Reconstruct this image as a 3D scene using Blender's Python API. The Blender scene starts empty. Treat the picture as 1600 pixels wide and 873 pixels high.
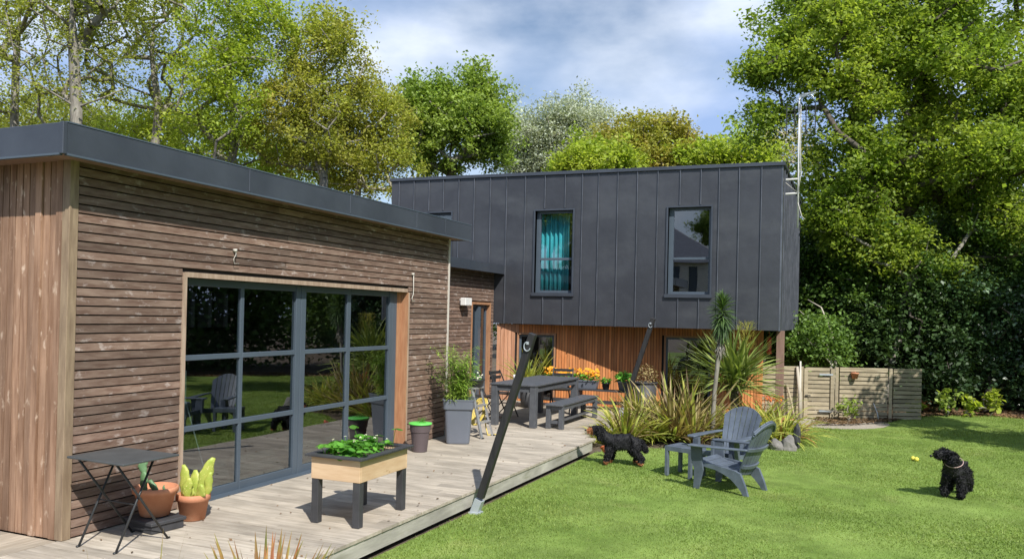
import bpy, bmesh, math, random
import numpy as np
from mathutils import Vector, Matrix, Euler, noise as mnoise
R = math.radians
sc = bpy.context.scene
rnd = random.Random(7)

# ---------------------------------------------------------------- camera
YAW, PITCH, ROLL, CH = 22.977, 0.287, 1.301, 1.90
cam_d = bpy.data.cameras.new('camera'); cam = bpy.data.objects.new('camera', cam_d)
sc.collection.objects.link(cam); sc.camera = cam
a, b, c = R(YAW), R(PITCH), R(ROLL)
fwd = Vector((-math.sin(a)*math.cos(b), math.cos(a)*math.cos(b), math.sin(b)))
rgt = Vector((math.cos(a), math.sin(a), 0)); upv = rgt.cross(fwd)
r2 = rgt*math.cos(c)+upv*math.sin(c); u2 = upv*math.cos(c)-rgt*math.sin(c)
m = Matrix((r2, u2, -fwd)).transposed().to_4x4(); m.translation = (0, 0, CH)
cam.matrix_world = m
cam_d.sensor_fit = 'HORIZONTAL'; cam_d.sensor_width = 36
cam_d.lens = 36*1254.0/1600; cam_d.shift_y = 49.5/1600
cam_d.clip_start = .05; cam_d.clip_end = 2000

# ---------------------------------------------------------------- light
SUN_EL, SUN_AZ = R(46), R(135)          # azimuth clockwise from +Y
sd = bpy.data.lights.new('sun', 'SUN'); sd.energy = 4.6; sd.angle = R(.55); sd.color = (1, .955, .88)
so = bpy.data.objects.new('sun', sd); sc.collection.objects.link(so)
sdir = Vector((math.sin(SUN_AZ)*math.cos(SUN_EL), math.cos(SUN_AZ)*math.cos(SUN_EL), math.sin(SUN_EL)))
so.rotation_euler = sdir.to_track_quat('Z', 'Y').to_euler(); so.location = (10, -10, 20)

w = bpy.data.worlds.new('World'); sc.world = w; w.use_nodes = True
N, L = w.node_tree.nodes, w.node_tree.links
N.clear()
def nd(t, **k):
    n = N.new(t)
    for q, v in k.items(): setattr(n, q, v)
    return n
sky = nd('ShaderNodeTexSky', sky_type='NISHITA', sun_disc=False, sun_elevation=SUN_EL, sun_rotation=SUN_AZ)
sky.air_density = 1.0; sky.dust_density = .6; sky.ozone_density = 1.6
bg = nd('ShaderNodeBackground'); bg.inputs[1].default_value = .10
tc = nd('ShaderNodeTexCoord'); mp = nd('ShaderNodeMapping'); mp.inputs['Scale'].default_value = (1, 1, 2.1)
mp.inputs['Location'].default_value = (3.1, .55, .3)
n1 = nd('ShaderNodeTexNoise'); n1.inputs['Scale'].default_value = 2.3; n1.inputs['Detail'].default_value = 9; n1.inputs['Roughness'].default_value = .52
n2 = nd('ShaderNodeTexNoise'); n2.inputs['Scale'].default_value = 3.4; n2.inputs['Detail'].default_value = 7
n2.inputs['Roughness'].default_value = .5
cr = nd('ShaderNodeValToRGB'); cr.color_ramp.elements[0].position = .36; cr.color_ramp.elements[1].position = .56
cc = nd('ShaderNodeValToRGB'); cc.color_ramp.elements[0].position = .40; cc.color_ramp.elements[1].position = .66
cc.color_ramp.elements[0].color = (3.1, 4.4, 7.1, 1); cc.color_ramp.elements[1].color = (7.0, 7.7, 8.9, 1)
mx = nd('ShaderNodeMixRGB')
L.new(tc.outputs['Generated'], mp.inputs[0]); L.new(mp.outputs[0], n1.inputs[0]); L.new(mp.outputs[0], n2.inputs[0])
L.new(n1.outputs[0], cr.inputs[0]); L.new(n2.outputs[0], cc.inputs[0])
L.new(cr.outputs[0], mx.inputs[0]); L.new(sky.outputs[0], mx.inputs[1]); L.new(cc.outputs[0], mx.inputs[2])
L.new(mx.outputs[0], bg.inputs[0])
wo = nd('ShaderNodeOutputWorld'); L.new(bg.outputs[0], wo.inputs[0])

vs = sc.view_settings; vs.view_transform = 'Standard'; vs.look = 'None'; vs.gamma = 1; vs.exposure = .38
sc.render.engine = 'CYCLES'
cy = sc.cycles; cy.max_bounces = 7; cy.diffuse_bounces = 3; cy.glossy_bounces = 4; cy.transmission_bounces = 5; cy.transparent_max_bounces = 12
cy.caustics_reflective = False; cy.caustics_refractive = False

# ---------------------------------------------------------------- pixel helpers (photo pixel -> world point)
def ray(u, v):
    x, y = (u-800)/1254., -(v-486.)/1254.
    return r2*x+u2*y+fwd
def gz(u, v, z=0.):
    d = ray(u, v); return Vector((0, 0, CH))+d*((z-CH)/d.z)
def pY(u, v, Y):
    d = ray(u, v); return Vector((0, 0, CH))+d*(Y/d.y)
def pD(u, v, D): return Vector((0, 0, CH))+ray(u, v)*D

# ---------------------------------------------------------------- materials
def mat(name, c1, c2=None, scale=6, stretch=(1, 1, 1), rough=.6, bump=0, bscale=None, island=0, metal=0, detail=5,
        lo=.35, hi=.65, spec=.5, c3=None, s3=20, t3=(.6, .75), st3=None, mottled=0, bdist=.01):
    M = bpy.data.materials.new(name); M.use_nodes = True
    nt = M.node_tree; n = nt.nodes; l = nt.links
    p = n['Principled BSDF']; p.inputs['Roughness'].default_value = rough; p.inputs['Metallic'].default_value = metal
    p.inputs['Specular IOR Level'].default_value = spec
    tcn = n.new('ShaderNodeTexCoord')
    def noise_(sc_, st, det=detail):
        mpn = n.new('ShaderNodeMapping'); mpn.inputs['Scale'].default_value = st
        tn = n.new('ShaderNodeTexNoise'); tn.inputs['Scale'].default_value = sc_; tn.inputs['Detail'].default_value = det
        tn.inputs['Roughness'].default_value = .6
        l.new(tcn.outputs['Object'], mpn.inputs[0])
        if island:
            g = n.new('ShaderNodeNewGeometry'); ad = n.new('ShaderNodeVectorMath'); ad.operation = 'MULTIPLY_ADD'
            cx = n.new('ShaderNodeCombineXYZ')
            for q in range(3): l.new(g.outputs['Random Per Island'], cx.inputs[q])
            ad.inputs[1].default_value = (37, 91, 53); l.new(cx.outputs[0], ad.inputs[0]); l.new(mpn.outputs[0], ad.inputs[2])
            l.new(ad.outputs[0], tn.inputs[0])
        else: l.new(mpn.outputs[0], tn.inputs[0])
        return tn
    def ramp(src, p0, p1, a0=(0, 0, 0, 1), a1=(1, 1, 1, 1)):
        r = n.new('ShaderNodeValToRGB'); e = r.color_ramp.elements
        e[0].position = p0; e[1].position = p1; e[0].color = a0; e[1].color = a1
        l.new(src, r.inputs[0]); return r.outputs[0]
    c4 = lambda q: (*q, 1)
    if c2 is None: c2 = tuple(x*.85 for x in c1)
    col = ramp(noise_(scale, stretch).outputs[0], lo, hi, c4(c1), c4(c2))
    if c3:
        f = ramp(noise_(s3, st3 or stretch).outputs[0], *t3)
        m_ = n.new('ShaderNodeMixRGB'); l.new(f, m_.inputs[0]); l.new(col, m_.inputs[1]); m_.inputs[2].default_value = c4(c3); col = m_.outputs[0]
    if mottled:
        f = ramp(noise_(mottled, (1, 1, 1), 3).outputs[0], .35, .65, (.78, .78, .78, 1), (1.18, 1.18, 1.18, 1))
        m_ = n.new('ShaderNodeMixRGB'); m_.blend_type = 'MULTIPLY'; m_.inputs[0].default_value = 1; l.new(col, m_.inputs[1]); l.new(f, m_.inputs[2]); col = m_.outputs[0]
    if island:
        g = n.new('ShaderNodeNewGeometry'); mr = n.new('ShaderNodeMapRange')
        mr.inputs[3].default_value = 1-island; mr.inputs[4].default_value = 1+island
        l.new(g.outputs['Random Per Island'], mr.inputs[0])
        vm = n.new('ShaderNodeVectorMath'); vm.operation = 'SCALE'; l.new(col, vm.inputs[0]); l.new(mr.outputs[0], vm.inputs[3]); col = vm.outputs[0]
    l.new(col, p.inputs['Base Color'])
    if bump:
        bn = n.new('ShaderNodeBump'); bn.inputs['Strength'].default_value = bump; bn.inputs['Distance'].default_value = bdist
        l.new(noise_(bscale or scale*4, stretch).outputs[0], bn.inputs['Height']); l.new(bn.outputs[0], p.inputs['Normal'])
    M['p'] = 1
    return M

def leafmat(name, ca, cb, trans=.35, rough=.5, spec=.3, big=.35, isl=.35):
    """ca/cb: two leaf colours mixed by a slow noise and leaf by leaf"""
    M = bpy.data.materials.new(name); M.use_nodes = True
    nt = M.node_tree; n = nt.nodes; l = nt.links
    p = n['Principled BSDF']; p.inputs['Roughness'].default_value = rough; p.inputs['Specular IOR Level'].default_value = spec
    g = n.new('ShaderNodeNewGeometry'); tcn = n.new('ShaderNodeTexCoord')
    tn = n.new('ShaderNodeTexNoise'); tn.inputs['Scale'].default_value = big; tn.inputs['Detail'].default_value = 3
    l.new(tcn.outputs['Object'], tn.inputs[0])
    m1 = n.new('ShaderNodeMath'); m1.operation = 'MULTIPLY_ADD'; m1.inputs[1].default_value = .55; l.new(g.outputs['Random Per Island'], m1.inputs[0]); 
    m2 = n.new('ShaderNodeMath'); m2.operation = 'MULTIPLY_ADD'; m2.inputs[1].default_value = 3.2; m2.inputs[2].default_value = -1.35; l.new(tn.outputs[0], m2.inputs[0]); l.new(m2.outputs[0], m1.inputs[2])
    m1.use_clamp = True
    mx_ = n.new('ShaderNodeMixRGB'); l.new(m1.outputs[0], mx_.inputs[0]); mx_.inputs[1].default_value = (*ca, 1); mx_.inputs[2].default_value = (*cb, 1)
    wn = n.new('ShaderNodeMath'); wn.operation = 'MULTIPLY'; wn.inputs[1].default_value = 17.3; l.new(g.outputs['Random Per Island'], wn.inputs[0])
    fr = n.new('ShaderNodeMath'); fr.operation = 'FRACT'; l.new(wn.outputs[0], fr.inputs[0])
    mr = n.new('ShaderNodeMapRange'); mr.inputs[3].default_value = 1-isl; mr.inputs[4].default_value = 1+isl; l.new(fr.outputs[0], mr.inputs[0])
    vm = n.new('ShaderNodeVectorMath'); vm.operation = 'SCALE'; l.new(mx_.outputs[0], vm.inputs[0]); l.new(mr.outputs[0], vm.inputs[3])
    l.new(vm.outputs[0], p.inputs['Base Color'])
    tr = n.new('ShaderNodeBsdfTranslucent')
    v2 = n.new('ShaderNodeVectorMath'); v2.operation = 'MULTIPLY'; v2.inputs[1].default_value = (1.5, 1.5, .8); l.new(vm.outputs[0], v2.inputs[0]); l.new(v2.outputs[0], tr.inputs[0])
    ms = n.new('ShaderNodeMixShader'); ms.inputs[0].default_value = trans
    l.new(p.outputs[0], ms.inputs[1]); l.new(tr.outputs[0], ms.inputs[2]); l.new(ms.outputs[0], n['Material Output'].inputs[0])
    return M

def glassmat(name, tint=(.75, .8, .8), refl=1.0, base=.1):
    M = bpy.data.materials.new(name); M.use_nodes = True
    nt = M.node_tree; n = nt.nodes; l = nt.links; n.remove(n['Principled BSDF'])
    t = n.new('ShaderNodeBsdfTransparent'); t.inputs[0].default_value = (*tint, 1)
    g = n.new('ShaderNodeBsdfGlossy'); g.inputs['Roughness'].default_value = .012; g.inputs[0].default_value = (.95, .97, 1, 1)
    fz = n.new('ShaderNodeFresnel'); fz.inputs[0].default_value = 1.5
    mr = n.new('ShaderNodeMapRange'); mr.inputs[1].default_value = 0; mr.inputs[2].default_value = 1
    mr.inputs[3].default_value = base; mr.inputs[4].default_value = 1
    ms = n.new('ShaderNodeMixShader'); l.new(fz.outputs[0], mr.inputs[0])
    gb_ = n.new('ShaderNodeNewGeometry'); iv = n.new('ShaderNodeMath'); iv.operation = 'SUBTRACT'; iv.inputs[0].default_value = 1; l.new(gb_.outputs['Backfacing'], iv.inputs[1])
    ml = n.new('ShaderNodeMath'); ml.operation = 'MULTIPLY'; l.new(mr.outputs[0], ml.inputs[0]); l.new(iv.outputs[0], ml.inputs[1]); l.new(ml.outputs[0], ms.inputs[0])
    l.new(t.outputs[0], ms.inputs[1]); l.new(g.outputs[0], ms.inputs[2]); l.new(ms.outputs[0], n['Material Output'].inputs[0])
    tcn = n.new('ShaderNodeTexCoord'); tn = n.new('ShaderNodeTexNoise'); tn.inputs['Scale'].default_value = 1.1; tn.inputs['Detail'].default_value = 1
    bn = n.new('ShaderNodeBump'); bn.inputs['Strength'].default_value = .06; bn.inputs['Distance'].default_value = .02
    l.new(tcn.outputs['Object'], tn.inputs[0]); l.new(tn.outputs[0], bn.inputs['Height']); l.new(bn.outputs[0], g.inputs['Normal'])
    return M

M = {}
M['slat'] = mat('weathered_slats', (.125, .073, .052), (.215, .15, .115), 5, (6, .9, 6), .75, .3, 30, island=.3, c3=(.40, .34, .31), s3=4.5, t3=(.58, .74), st3=(3, 1.6, 3), mottled=.8)
M['slatv'] = mat('vertical_cladding', (.19, .105, .062), (.33, .205, .135), 4, (6, 6, .5), .7, .3, 30, island=.28, c3=(.55, .42, .32), s3=5, t3=(.6, .72), st3=(3, 3, 1.3), mottled=.7)
M['orange'] = mat('orange_cladding', (.46, .155, .045), (.6, .25, .09), 4, (6, 6, .5), .6, .3, 30, island=.18, mottled=.6)
M['orange_pale'] = mat('pale_brown_cladding', (.42, .2, .11), (.52, .28, .17), 4, (6, 6, .5), .6, .3, 30, island=.15)  # paler tone for the wide boards at the left end
M['trim'] = mat('timber_trim', (.3, .21, .15), (.42, .32, .24), 3, (7, 7, 1), .7, .2, 30)
M['trimc'] = mat('corner_timber', (.2, .14, .09), (.31, .23, .15), 3, (7, 7, 1), .7, .2, 30)
M['trim_o'] = mat('orange_timber', (.32, .155, .08), (.43, .235, .13), 3, (7, 7, 1), .6, .2, 30)
M['palestrip'] = mat('pale_strip', (.5, .46, .42), (.6, .56, .5), 3, (5, 5, 1), .7)
M['backing'] = mat('dark_membrane', (.015, .013, .012), rough=.9)
M['zinc'] = mat('anthracite_zinc', (.050, .053, .063), (.069, .073, .085), 1.1, (1, 1, .8), .38, .55, 1.6, metal=.25, c3=(.085, .09, .10), s3=.8, t3=(.5, .75), st3=(1, 1, 2.4), bdist=.03)
M['seam'] = mat('pale_seam_metal', (.09, .1, .12), (.15, .16, .19), 3, rough=.35, metal=.3)  # seams paler than the zinc sheets
M['zincf'] = mat('fascia_zinc', (.056, .065, .083), (.078, .09, .112), 1.3, (1, 1, 1), .38, .2, 2, metal=.3, bdist=.03)
M['alu'] = mat('grey_blue_frame', (.07, .092, .118), (.08, .105, .135), 2, rough=.4)
M['glass'] = glassmat('window_glass', (.66, .72, .72), base=.19)
M['glass2'] = glassmat('upper_glass', (.85, .9, .92), base=.16)
M['deck'] = mat('grey_decking', (.34, .295, .235), (.48, .425, .35), 3, (.8, 8, 8), .8, .35, 24, island=.1, mottled=1.3, c3=(.28, .25, .21), s3=3, t3=(.6, .8), st3=(1, 6, 6))
M['deckl'] = mat('grey_decking_lengthwise', (.31, .262, .20), (.45, .39, .31), 3, (8, .8, 8), .8, .35, 24, island=.1, mottled=1.3)
M['skirt'] = mat('deck_edge_board', (.3, .285, .25), (.45, .43, .38), 2.5, (1, .8, 5), .8, .2, 20, mottled=.8, c3=(.2, .2, .12), s3=2, t3=(.55, .8))
M['grass'] = mat('lawn_turf', (.14, .215, .045), (.2, .28, .07), 1.1, rough=.95, bump=.5, bscale=60, c3=(.27, .30, .10), s3=1.3, t3=(.58, .85), mottled=2.5, spec=.1)
M['soil'] = mat('soil', (.07, .05, .035), (.13, .1, .07), 4, rough=.95, bump=.6, bscale=30, c3=(.2, .16, .12), s3=12)
M['gravel'] = mat('pale_gravel', (.3, .26, .21), (.45, .4, .34), 30, rough=.9, bump=.6)
M['black'] = mat('black_metal', (.022, .024, .026), (.03, .032, .035), 8, rough=.45)
M['blackwood'] = mat('charcoal_paint', (.035, .036, .04), (.055, .056, .062), 5, (1, 1, 1), .6, .15, 30)
M['postblack'] = mat('black_stained_timber', (.014, .014, .016), (.028, .027, .028), 4, (6, 6, 1), .6, .3, 20, c3=(.07, .065, .06), s3=14, t3=(.66, .8))
M['greytop'] = mat('dark_table_top', (.055, .062, .065), (.075, .083, .085), 6, rough=.45, c3=(.2, .2, .2), s3=40, t3=(.68, .74))
M['greywood'] = mat('slate_grey_paint', (.075, .08, .092), (.1, .107, .12), 5, (2, 2, 2), .5, .1, 30)
M['pale_wood'] = mat('fresh_timber', (.55, .37, .22), (.66, .48, .31), 2.5, (1.2, 1.2, 8), .6, .08, 20, c3=(.44, .27, .14), s3=5, t3=(.68, .74), st3=(2, 2, 4))
M['terra'] = mat('terracotta', (.5, .2, .105), (.6, .28, .16), 5, rough=.75, bump=.1, bscale=40, c3=(.62, .4, .28), s3=4, t3=(.6, .8))
M['plastic_grey'] = mat('grey_planter_plastic', (.12, .135, .165), (.14, .155, .19), 2, rough=.45)
M['brown_pl'] = mat('taupe_plastic', (.09, .07, .075), (.11, .085, .09), 3, rough=.5)
M['green_pl'] = mat('green_plastic', (.13, .62, .1), (.16, .68, .13), 3, rough=.4)
M['chair'] = mat('blue_grey_resin', (.095, .118, .155), (.12, .145, .185), 3, rough=.42, bump=.05, bscale=50, c3=(.2, .22, .24), s3=26, t3=(.62, .8), mottled=5)
M['alum'] = mat('aluminium', (.5, .51, .53), rough=.35, metal=.6)
M['galv'] = mat('galvanised', (.42, .47, .52), (.52, .56, .6), 8, rough=.4, metal=.3)
M['white'] = mat('white_paint', (.78, .78, .76), rough=.5)
M['rope'] = mat('pale_rope', (.6, .58, .52), rough=.8)
M['fence'] = mat('weathered_fence', (.30, .25, .165), (.42, .36, .25), 3, (1.5, 1.5, 8), .8, .2, 20, island=.14, mottled=1.2)
M['postw'] = mat('brown_post', (.2, .12, .09), (.27, .17, .13), 4, (6, 6, .6), .7)
M['purple'] = mat('purple_pot', (.07, .02, .12), rough=.5)
M['red'] = mat('red_plastic', (.6, .03, .04), rough=.5)
M['orangetoy'] = mat('orange_red_pot', (.6, .14, .06), (.66, .2, .1), 5, rough=.7)
M['yellowball'] = mat('yellow_felt', (.75, .65, .08), (.8, .7, .12), 20, rough=.9)
M['teal'] = mat('teal_cloth', (.08, .55, .6), (.1, .62, .66), 3, rough=.9)
M['hose'] = mat('yellow_hose', (.7, .55, .12), rough=.5)
M['bark'] = mat('grey_bark', (.16, .145, .12), (.3, .28, .24), 6, (3, 3, .7), .9, .5, 20, c3=(.16, .17, .09), s3=2)
M['bark_dark'] = mat('dark_bark', (.06, .05, .04), (.13, .11, .09), 6, (3, 3, .7), .9, .5, 20)
M['bark_pale'] = mat('pale_bark', (.4, .36, .29), (.5, .46, .38), 4, (3, 3, .8), .8, .3, 20)
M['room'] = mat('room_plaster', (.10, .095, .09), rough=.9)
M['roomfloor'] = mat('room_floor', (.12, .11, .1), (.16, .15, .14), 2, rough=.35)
M['render'] = mat('white_render', (.7, .68, .63), rough=.8)
M['slate'] = mat('roof_slate', (.16, .17, .2), (.22, .23, .27), 6, rough=.6, bump=.3)
M['curly'] = mat('black_curly_coat', (.009, .009, .0105), (.02, .02, .023), 30, rough=.6, bump=1, bscale=45, bdist=.02, spec=.35)
M['coat'] = mat('black_silky_coat', (.009, .009, .010), (.02, .02, .023), 20, (1, 1, 4), rough=.6, bump=.4, bscale=40, bdist=.008, spec=.2)
M['tan'] = mat('tan_coat', (.28, .1, .035), (.38, .16, .06), 20, rough=.7)
M['nose'] = mat('wet_nose', (.01, .01, .01), rough=.2)
M['pinkred'] = mat('collar_band', (.5, .35, .33), rough=.6)
M['stone'] = mat('grey_stone', (.13, .125, .12), (.24, .225, .21), 5, rough=.9, bump=.4)
# foliage
M['lf_oakL'] = leafmat('olive_leaves', (.40, .42, .10), (.27, .32, .07), .5)
M['lf_oakB'] = leafmat('bronze_leaves', (.41, .37, .10), (.32, .37, .07), .5)
M['lf_green'] = leafmat('fresh_green_leaves', (.33, .42, .10), (.22, .32, .06), .4)
M['lf_grey'] = leafmat('silver_leaves', (.5, .54, .44), (.38, .43, .33), .3)
M['lf_amber'] = leafmat('amber_leaves', (.42, .34, .10), (.33, .37, .07), .4)
M['lf_lime'] = leafmat('lime_leaves', (.42, .48, .08), (.29, .39, .06), .5)
M['lf_oakR'] = leafmat('spring_oak_leaves', (.34, .42, .075), (.18, .27, .04), .5)
M['lf_mid_lit'] = leafmat('sunlit_understory_leaves', (.2, .32, .08), (.11, .2, .04), .4)  # lighter copy of the understory leaves, sunlight painted into the colour
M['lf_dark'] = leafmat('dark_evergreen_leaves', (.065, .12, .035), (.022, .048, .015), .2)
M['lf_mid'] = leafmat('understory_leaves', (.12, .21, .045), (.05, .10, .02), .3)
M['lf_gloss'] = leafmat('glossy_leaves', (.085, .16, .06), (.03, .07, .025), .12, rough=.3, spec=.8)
M['lf_bamboo'] = leafmat('bamboo_leaves', (.36, .48, .10), (.2, .34, .06), .4, big=2)
M['lf_straw'] = leafmat('strawberry_leaves', (.15, .38, .05), (.08, .24, .03), .35, big=5)
M['lf_phor'] = leafmat('striped_bronze_straps', (.42, .36, .15), (.2, .13, .08), .25, big=4, isl=.5)
M['lf_yel'] = leafmat('yellow_green_straps', (.48, .46, .10), (.26, .34, .07), .35, big=4)
M['lf_cord'] = leafmat('green_straps', (.3, .36, .1), (.14, .2, .05), .25, big=3)
M['lf_cordd'] = leafmat('dark_green_straps', (.12, .2, .06), (.06, .11, .04), .25, big=3)
M['lf_cactus'] = mat('cactus_skin', (.3, .4, .06), (.45, .47, .1), 9, rough=.5, c3=(.7, .65, .25), s3=60, t3=(.6, .66))
M['lf_cactusb'] = mat('blue_cactus_skin', (.1, .2, .1), (.14, .26, .12), 6, rough=.5, c3=(.5, .5, .3), s3=60, t3=(.66, .7))
M['lf_red'] = leafmat('red_tipped_straps', (.25, .26, .06), (.34, .13, .06), .3, big=9)
M['fl_orange'] = leafmat('orange_petals', (.9, .38, .02), (.85, .5, .05), .3, big=6, isl=.12)
M['fl_white'] = leafmat('white_petals', (.8, .8, .7), (.8, .8, .5), .2)
M['fl_red'] = leafmat('red_orange_petals', (.75, .09, .03), (.8, .3, .05), .3, big=6)
M['blade'] = leafmat('grass_blades', (.27, .345, .09), (.18, .265, .055), .35, big=1.0, isl=.3)
M['litter'] = leafmat('dry_leaves', (.25, .15, .08), (.13, .09, .05), .1)

# ---------------------------------------------------------------- mesh building
ORG = {}
def tag(o, label=None, cat=None, group=None, kind=None):
    if label: o['label'] = label
    if cat: o['category'] = cat
    if group: o['group'] = group
    if kind: o['kind'] = kind
    return o
def thing(name, label, cat, loc=(0, 0, 0), rz=0, group=None):
    o = bpy.data.objects.new(name, None); sc.collection.objects.link(o)
    o.empty_display_size = .2; o.location = loc; o.rotation_euler = (0, 0, rz)
    ORG[o.name] = Vector(loc)
    return tag(o, label, cat, group)
def link(name, me, parent=None, world=True, smooth=False):
    """world=True: the mesh is in world coordinates and is moved to sit under its parent"""
    o = bpy.data.objects.new(name, me); sc.collection.objects.link(o)
    if parent is not None:
        o.parent = parent
        if world:
            org = ORG.get(parent.name, Vector((0, 0, 0)))
            me.transform(Matrix.Translation(-org)); ORG[o.name] = org
        else: ORG[o.name] = Vector((0, 0, 0))
    if smooth: me.polygons.foreach_set('use_smooth', [True]*len(me.polygons))
    return o
def bev(o, w_=.004, seg=1):
    md = o.modifiers.new('bevel', 'BEVEL'); md.width = w_; md.segments = seg; md.limit_method = 'ANGLE'; md.angle_limit = R(40); return o

class MB:
    def __init__(s): s.v = []; s.f = []; s.mi = []; s.k = 0
    def add(s, vs_, fs):
        b_ = len(s.v); s.v += [tuple(q) for q in vs_]; s.f += [tuple(i+b_ for i in f) for f in fs]; s.mi += [s.k]*len(fs); return s
    def quad(s, *p): return s.add(p, [tuple(range(len(p)))])
    def box(s, x0, x1, y0, y1, z0, z1):
        v = [(x, y, z) for z in (z0, z1) for (x, y) in ((x0, y0), (x1, y0), (x1, y1), (x0, y1))]
        return s.add(v, [(3, 2, 1, 0), (4, 5, 6, 7), (0, 1, 5, 4), (1, 2, 6, 5), (2, 3, 7, 6), (3, 0, 4, 7)])
    def hexa(s, b4, t4):
        """bottom four, top four corners, counter-clockwise from above"""
        return s.add(list(b4)+list(t4), [(3, 2, 1, 0), (4, 5, 6, 7), (0, 1, 5, 4), (1, 2, 6, 5), (2, 3, 7, 6), (3, 0, 4, 7)])
    def bar(s, p, q, w_, h_=None, up=(0, 0, 1)):
        p, q = Vector(p), Vector(q); h_ = w_ if h_ is None else h_
        d = (q-p).normalized(); u_ = Vector(up)
        if abs(d.dot(u_)) > .98: u_ = Vector((0, 1, 0))
        r_ = d.cross(u_).normalized(); u_ = r_.cross(d)
        c_ = [r_*(-w_/2)+u_*(-h_/2), r_*(w_/2)+u_*(-h_/2), r_*(w_/2)+u_*(h_/2), r_*(-w_/2)+u_*(h_/2)]
        return s.add([p+k for k in c_]+[q+k for k in c_], [(0, 1, 2, 3), (7, 6, 5, 4), (0, 4, 5, 1), (1, 5, 6, 2), (2, 6, 7, 3), (3, 7, 4, 0)])
    def tube(s, pts, rad, n=8, cap=True):
        pts = [Vector(p) for p in pts]; m_ = len(pts)
        rads = rad if isinstance(rad, (list, tuple)) else [rad]*m_
        v = []; prev = None
        for i, p in enumerate(pts):
            d = (pts[min(i+1, m_-1)]-pts[max(i-1, 0)]).normalized()
            if prev is None: prev = d.orthogonal().normalized()
            prev = (prev-d*prev.dot(d)).normalized(); q = d.cross(prev)
            for k in range(n):
                t = 2*math.pi*k/n; v.append(p+(prev*math.cos(t)+q*math.sin(t))*rads[i])
        f = [(i*n+k, i*n+(k+1) % n, (i+1)*n+(k+1) % n, (i+1)*n+k) for i in range(m_-1) for k in range(n)]
        if cap: f += [tuple(reversed(range(n))), tuple((m_-1)*n+k for k in range(n))]
        return s.add(v, f)
    def lathe(s, prof, c_=(0, 0, 0), n=24, sx=1, sy=1):
        v = []
        for r_, z in prof:
            for k in range(n):
                t = 2*math.pi*k/n; v.append((c_[0]+r_*math.cos(t)*sx, c_[1]+r_*math.sin(t)*sy, c_[2]+z))
        m_ = len(prof)
        f = [(i*n+k, i*n+(k+1) % n, (i+1)*n+(k+1) % n, (i+1)*n+k) for i in range(m_-1) for k in range(n)]
        f += [tuple(reversed(range(n))), tuple((m_-1)*n+k for k in range(n))]
        return s.add(v, f)
    def strap(s, o, az, el, ln, w_, droop=.5, seg=5, twist=0, fold=.25):
        """a strap leaf as a shallow V strip that tapers and droops"""
        o = Vector(o); p = o.copy(); e = el; h = Vector((math.cos(az), math.sin(az), 0)); side = Vector((-h.y, h.x, 0))
        st = ln/seg; v = []
        for i in range(seg+1):
            t = i/seg; ww = w_*(.55+1.1*t if t < .35 else (1-((t-.35)/.65)**2.2)*.93+.03)*.5
            d = h*math.cos(e)+Vector((0, 0, math.sin(e))); nrm = side.cross(d)
            sd_ = side*math.cos(twist*t)+nrm*math.sin(twist*t)
            v += [p-sd_*ww, p-nrm*(ww*fold), p+sd_*ww]
            p = p+d*st; e -= droop*(t+.3)/seg*1.6
        f = []
        for i in range(seg):
            a_ = i*3; f += [(a_, a_+1, a_+4, a_+3), (a_+1, a_+2, a_+5, a_+4)]
        return s.add(v, f)
    def mesh(s, name, mats):
        me = bpy.data.meshes.new(name); me.from_pydata(s.v, [], s.f)
        for m_ in (mats if isinstance(mats, (list, tuple)) else [mats]): me.materials.append(m_)
        if any(s.mi): me.polygons.foreach_set('material_index', s.mi)
        me.update(); return me
    def build(s, name, mats, parent=None, world=True, smooth=False, label=None):
        o = link(name, s.mesh(name, mats), parent, world, smooth)
        if label: o['label'] = label
        return o

def dup(root, loc, rz, label=None):
    r = root.copy(); sc.collection.objects.link(r); r.location = loc; r.rotation_euler = (0, 0, rz)
    if label: r['label'] = label
    for ch in list(root.children):
        k = ch.copy(); sc.collection.objects.link(k); k.parent = r
        for g in list(ch.children):
            d = g.copy(); sc.collection.objects.link(d); d.parent = k
    return r

def np_mesh(name, V, F, material):
    """V (n,3), F (m,4)"""
    me = bpy.data.meshes.new(name); V = np.asarray(V, np.float32); F = np.asarray(F, np.int32)
    me.vertices.add(len(V)); me.vertices.foreach_set('co', V.ravel())
    k = F.shape[1]
    me.loops.add(F.size); me.loops.foreach_set('vertex_index', F.ravel())
    me.polygons.add(len(F)); me.polygons.foreach_set('loop_start', np.arange(0, F.size, k, dtype=np.int32))
    me.polygons.foreach_set('loop_total', np.full(len(F), k, np.int32))
    me.update(calc_edges=True); me.validate()
    me.materials.append(material); return me

def leaves_np(C, size, rs, aspect=.6, upbias=.5, hang=0):
    """rhombic leaves, folded along the midrib, at centres C"""
    n = len(C); nrm = rs.normal(size=(n, 3)); nrm[:, 2] = np.abs(nrm[:, 2])+upbias
    nrm /= np.linalg.norm(nrm, axis=1)[:, None]
    t = rs.normal(size=(n, 3)); t[:, 2] -= hang
    t -= nrm*(t*nrm).sum(1)[:, None]; t /= np.linalg.norm(t, axis=1)[:, None]
    b_ = np.cross(nrm, t); s_ = (size*(.6+.8*rs.random(n)))[:, None]
    l_ = t*s_*.5; w_ = b_*s_*aspect*.5
    V = np.stack([C-l_, C+w_-l_*.1+nrm*s_*.12, C+l_, C-w_-l_*.1+nrm*s_*.12], 1).reshape(-1, 3)
    F = np.arange(4*n).reshape(-1, 4)
    return V, F

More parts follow.
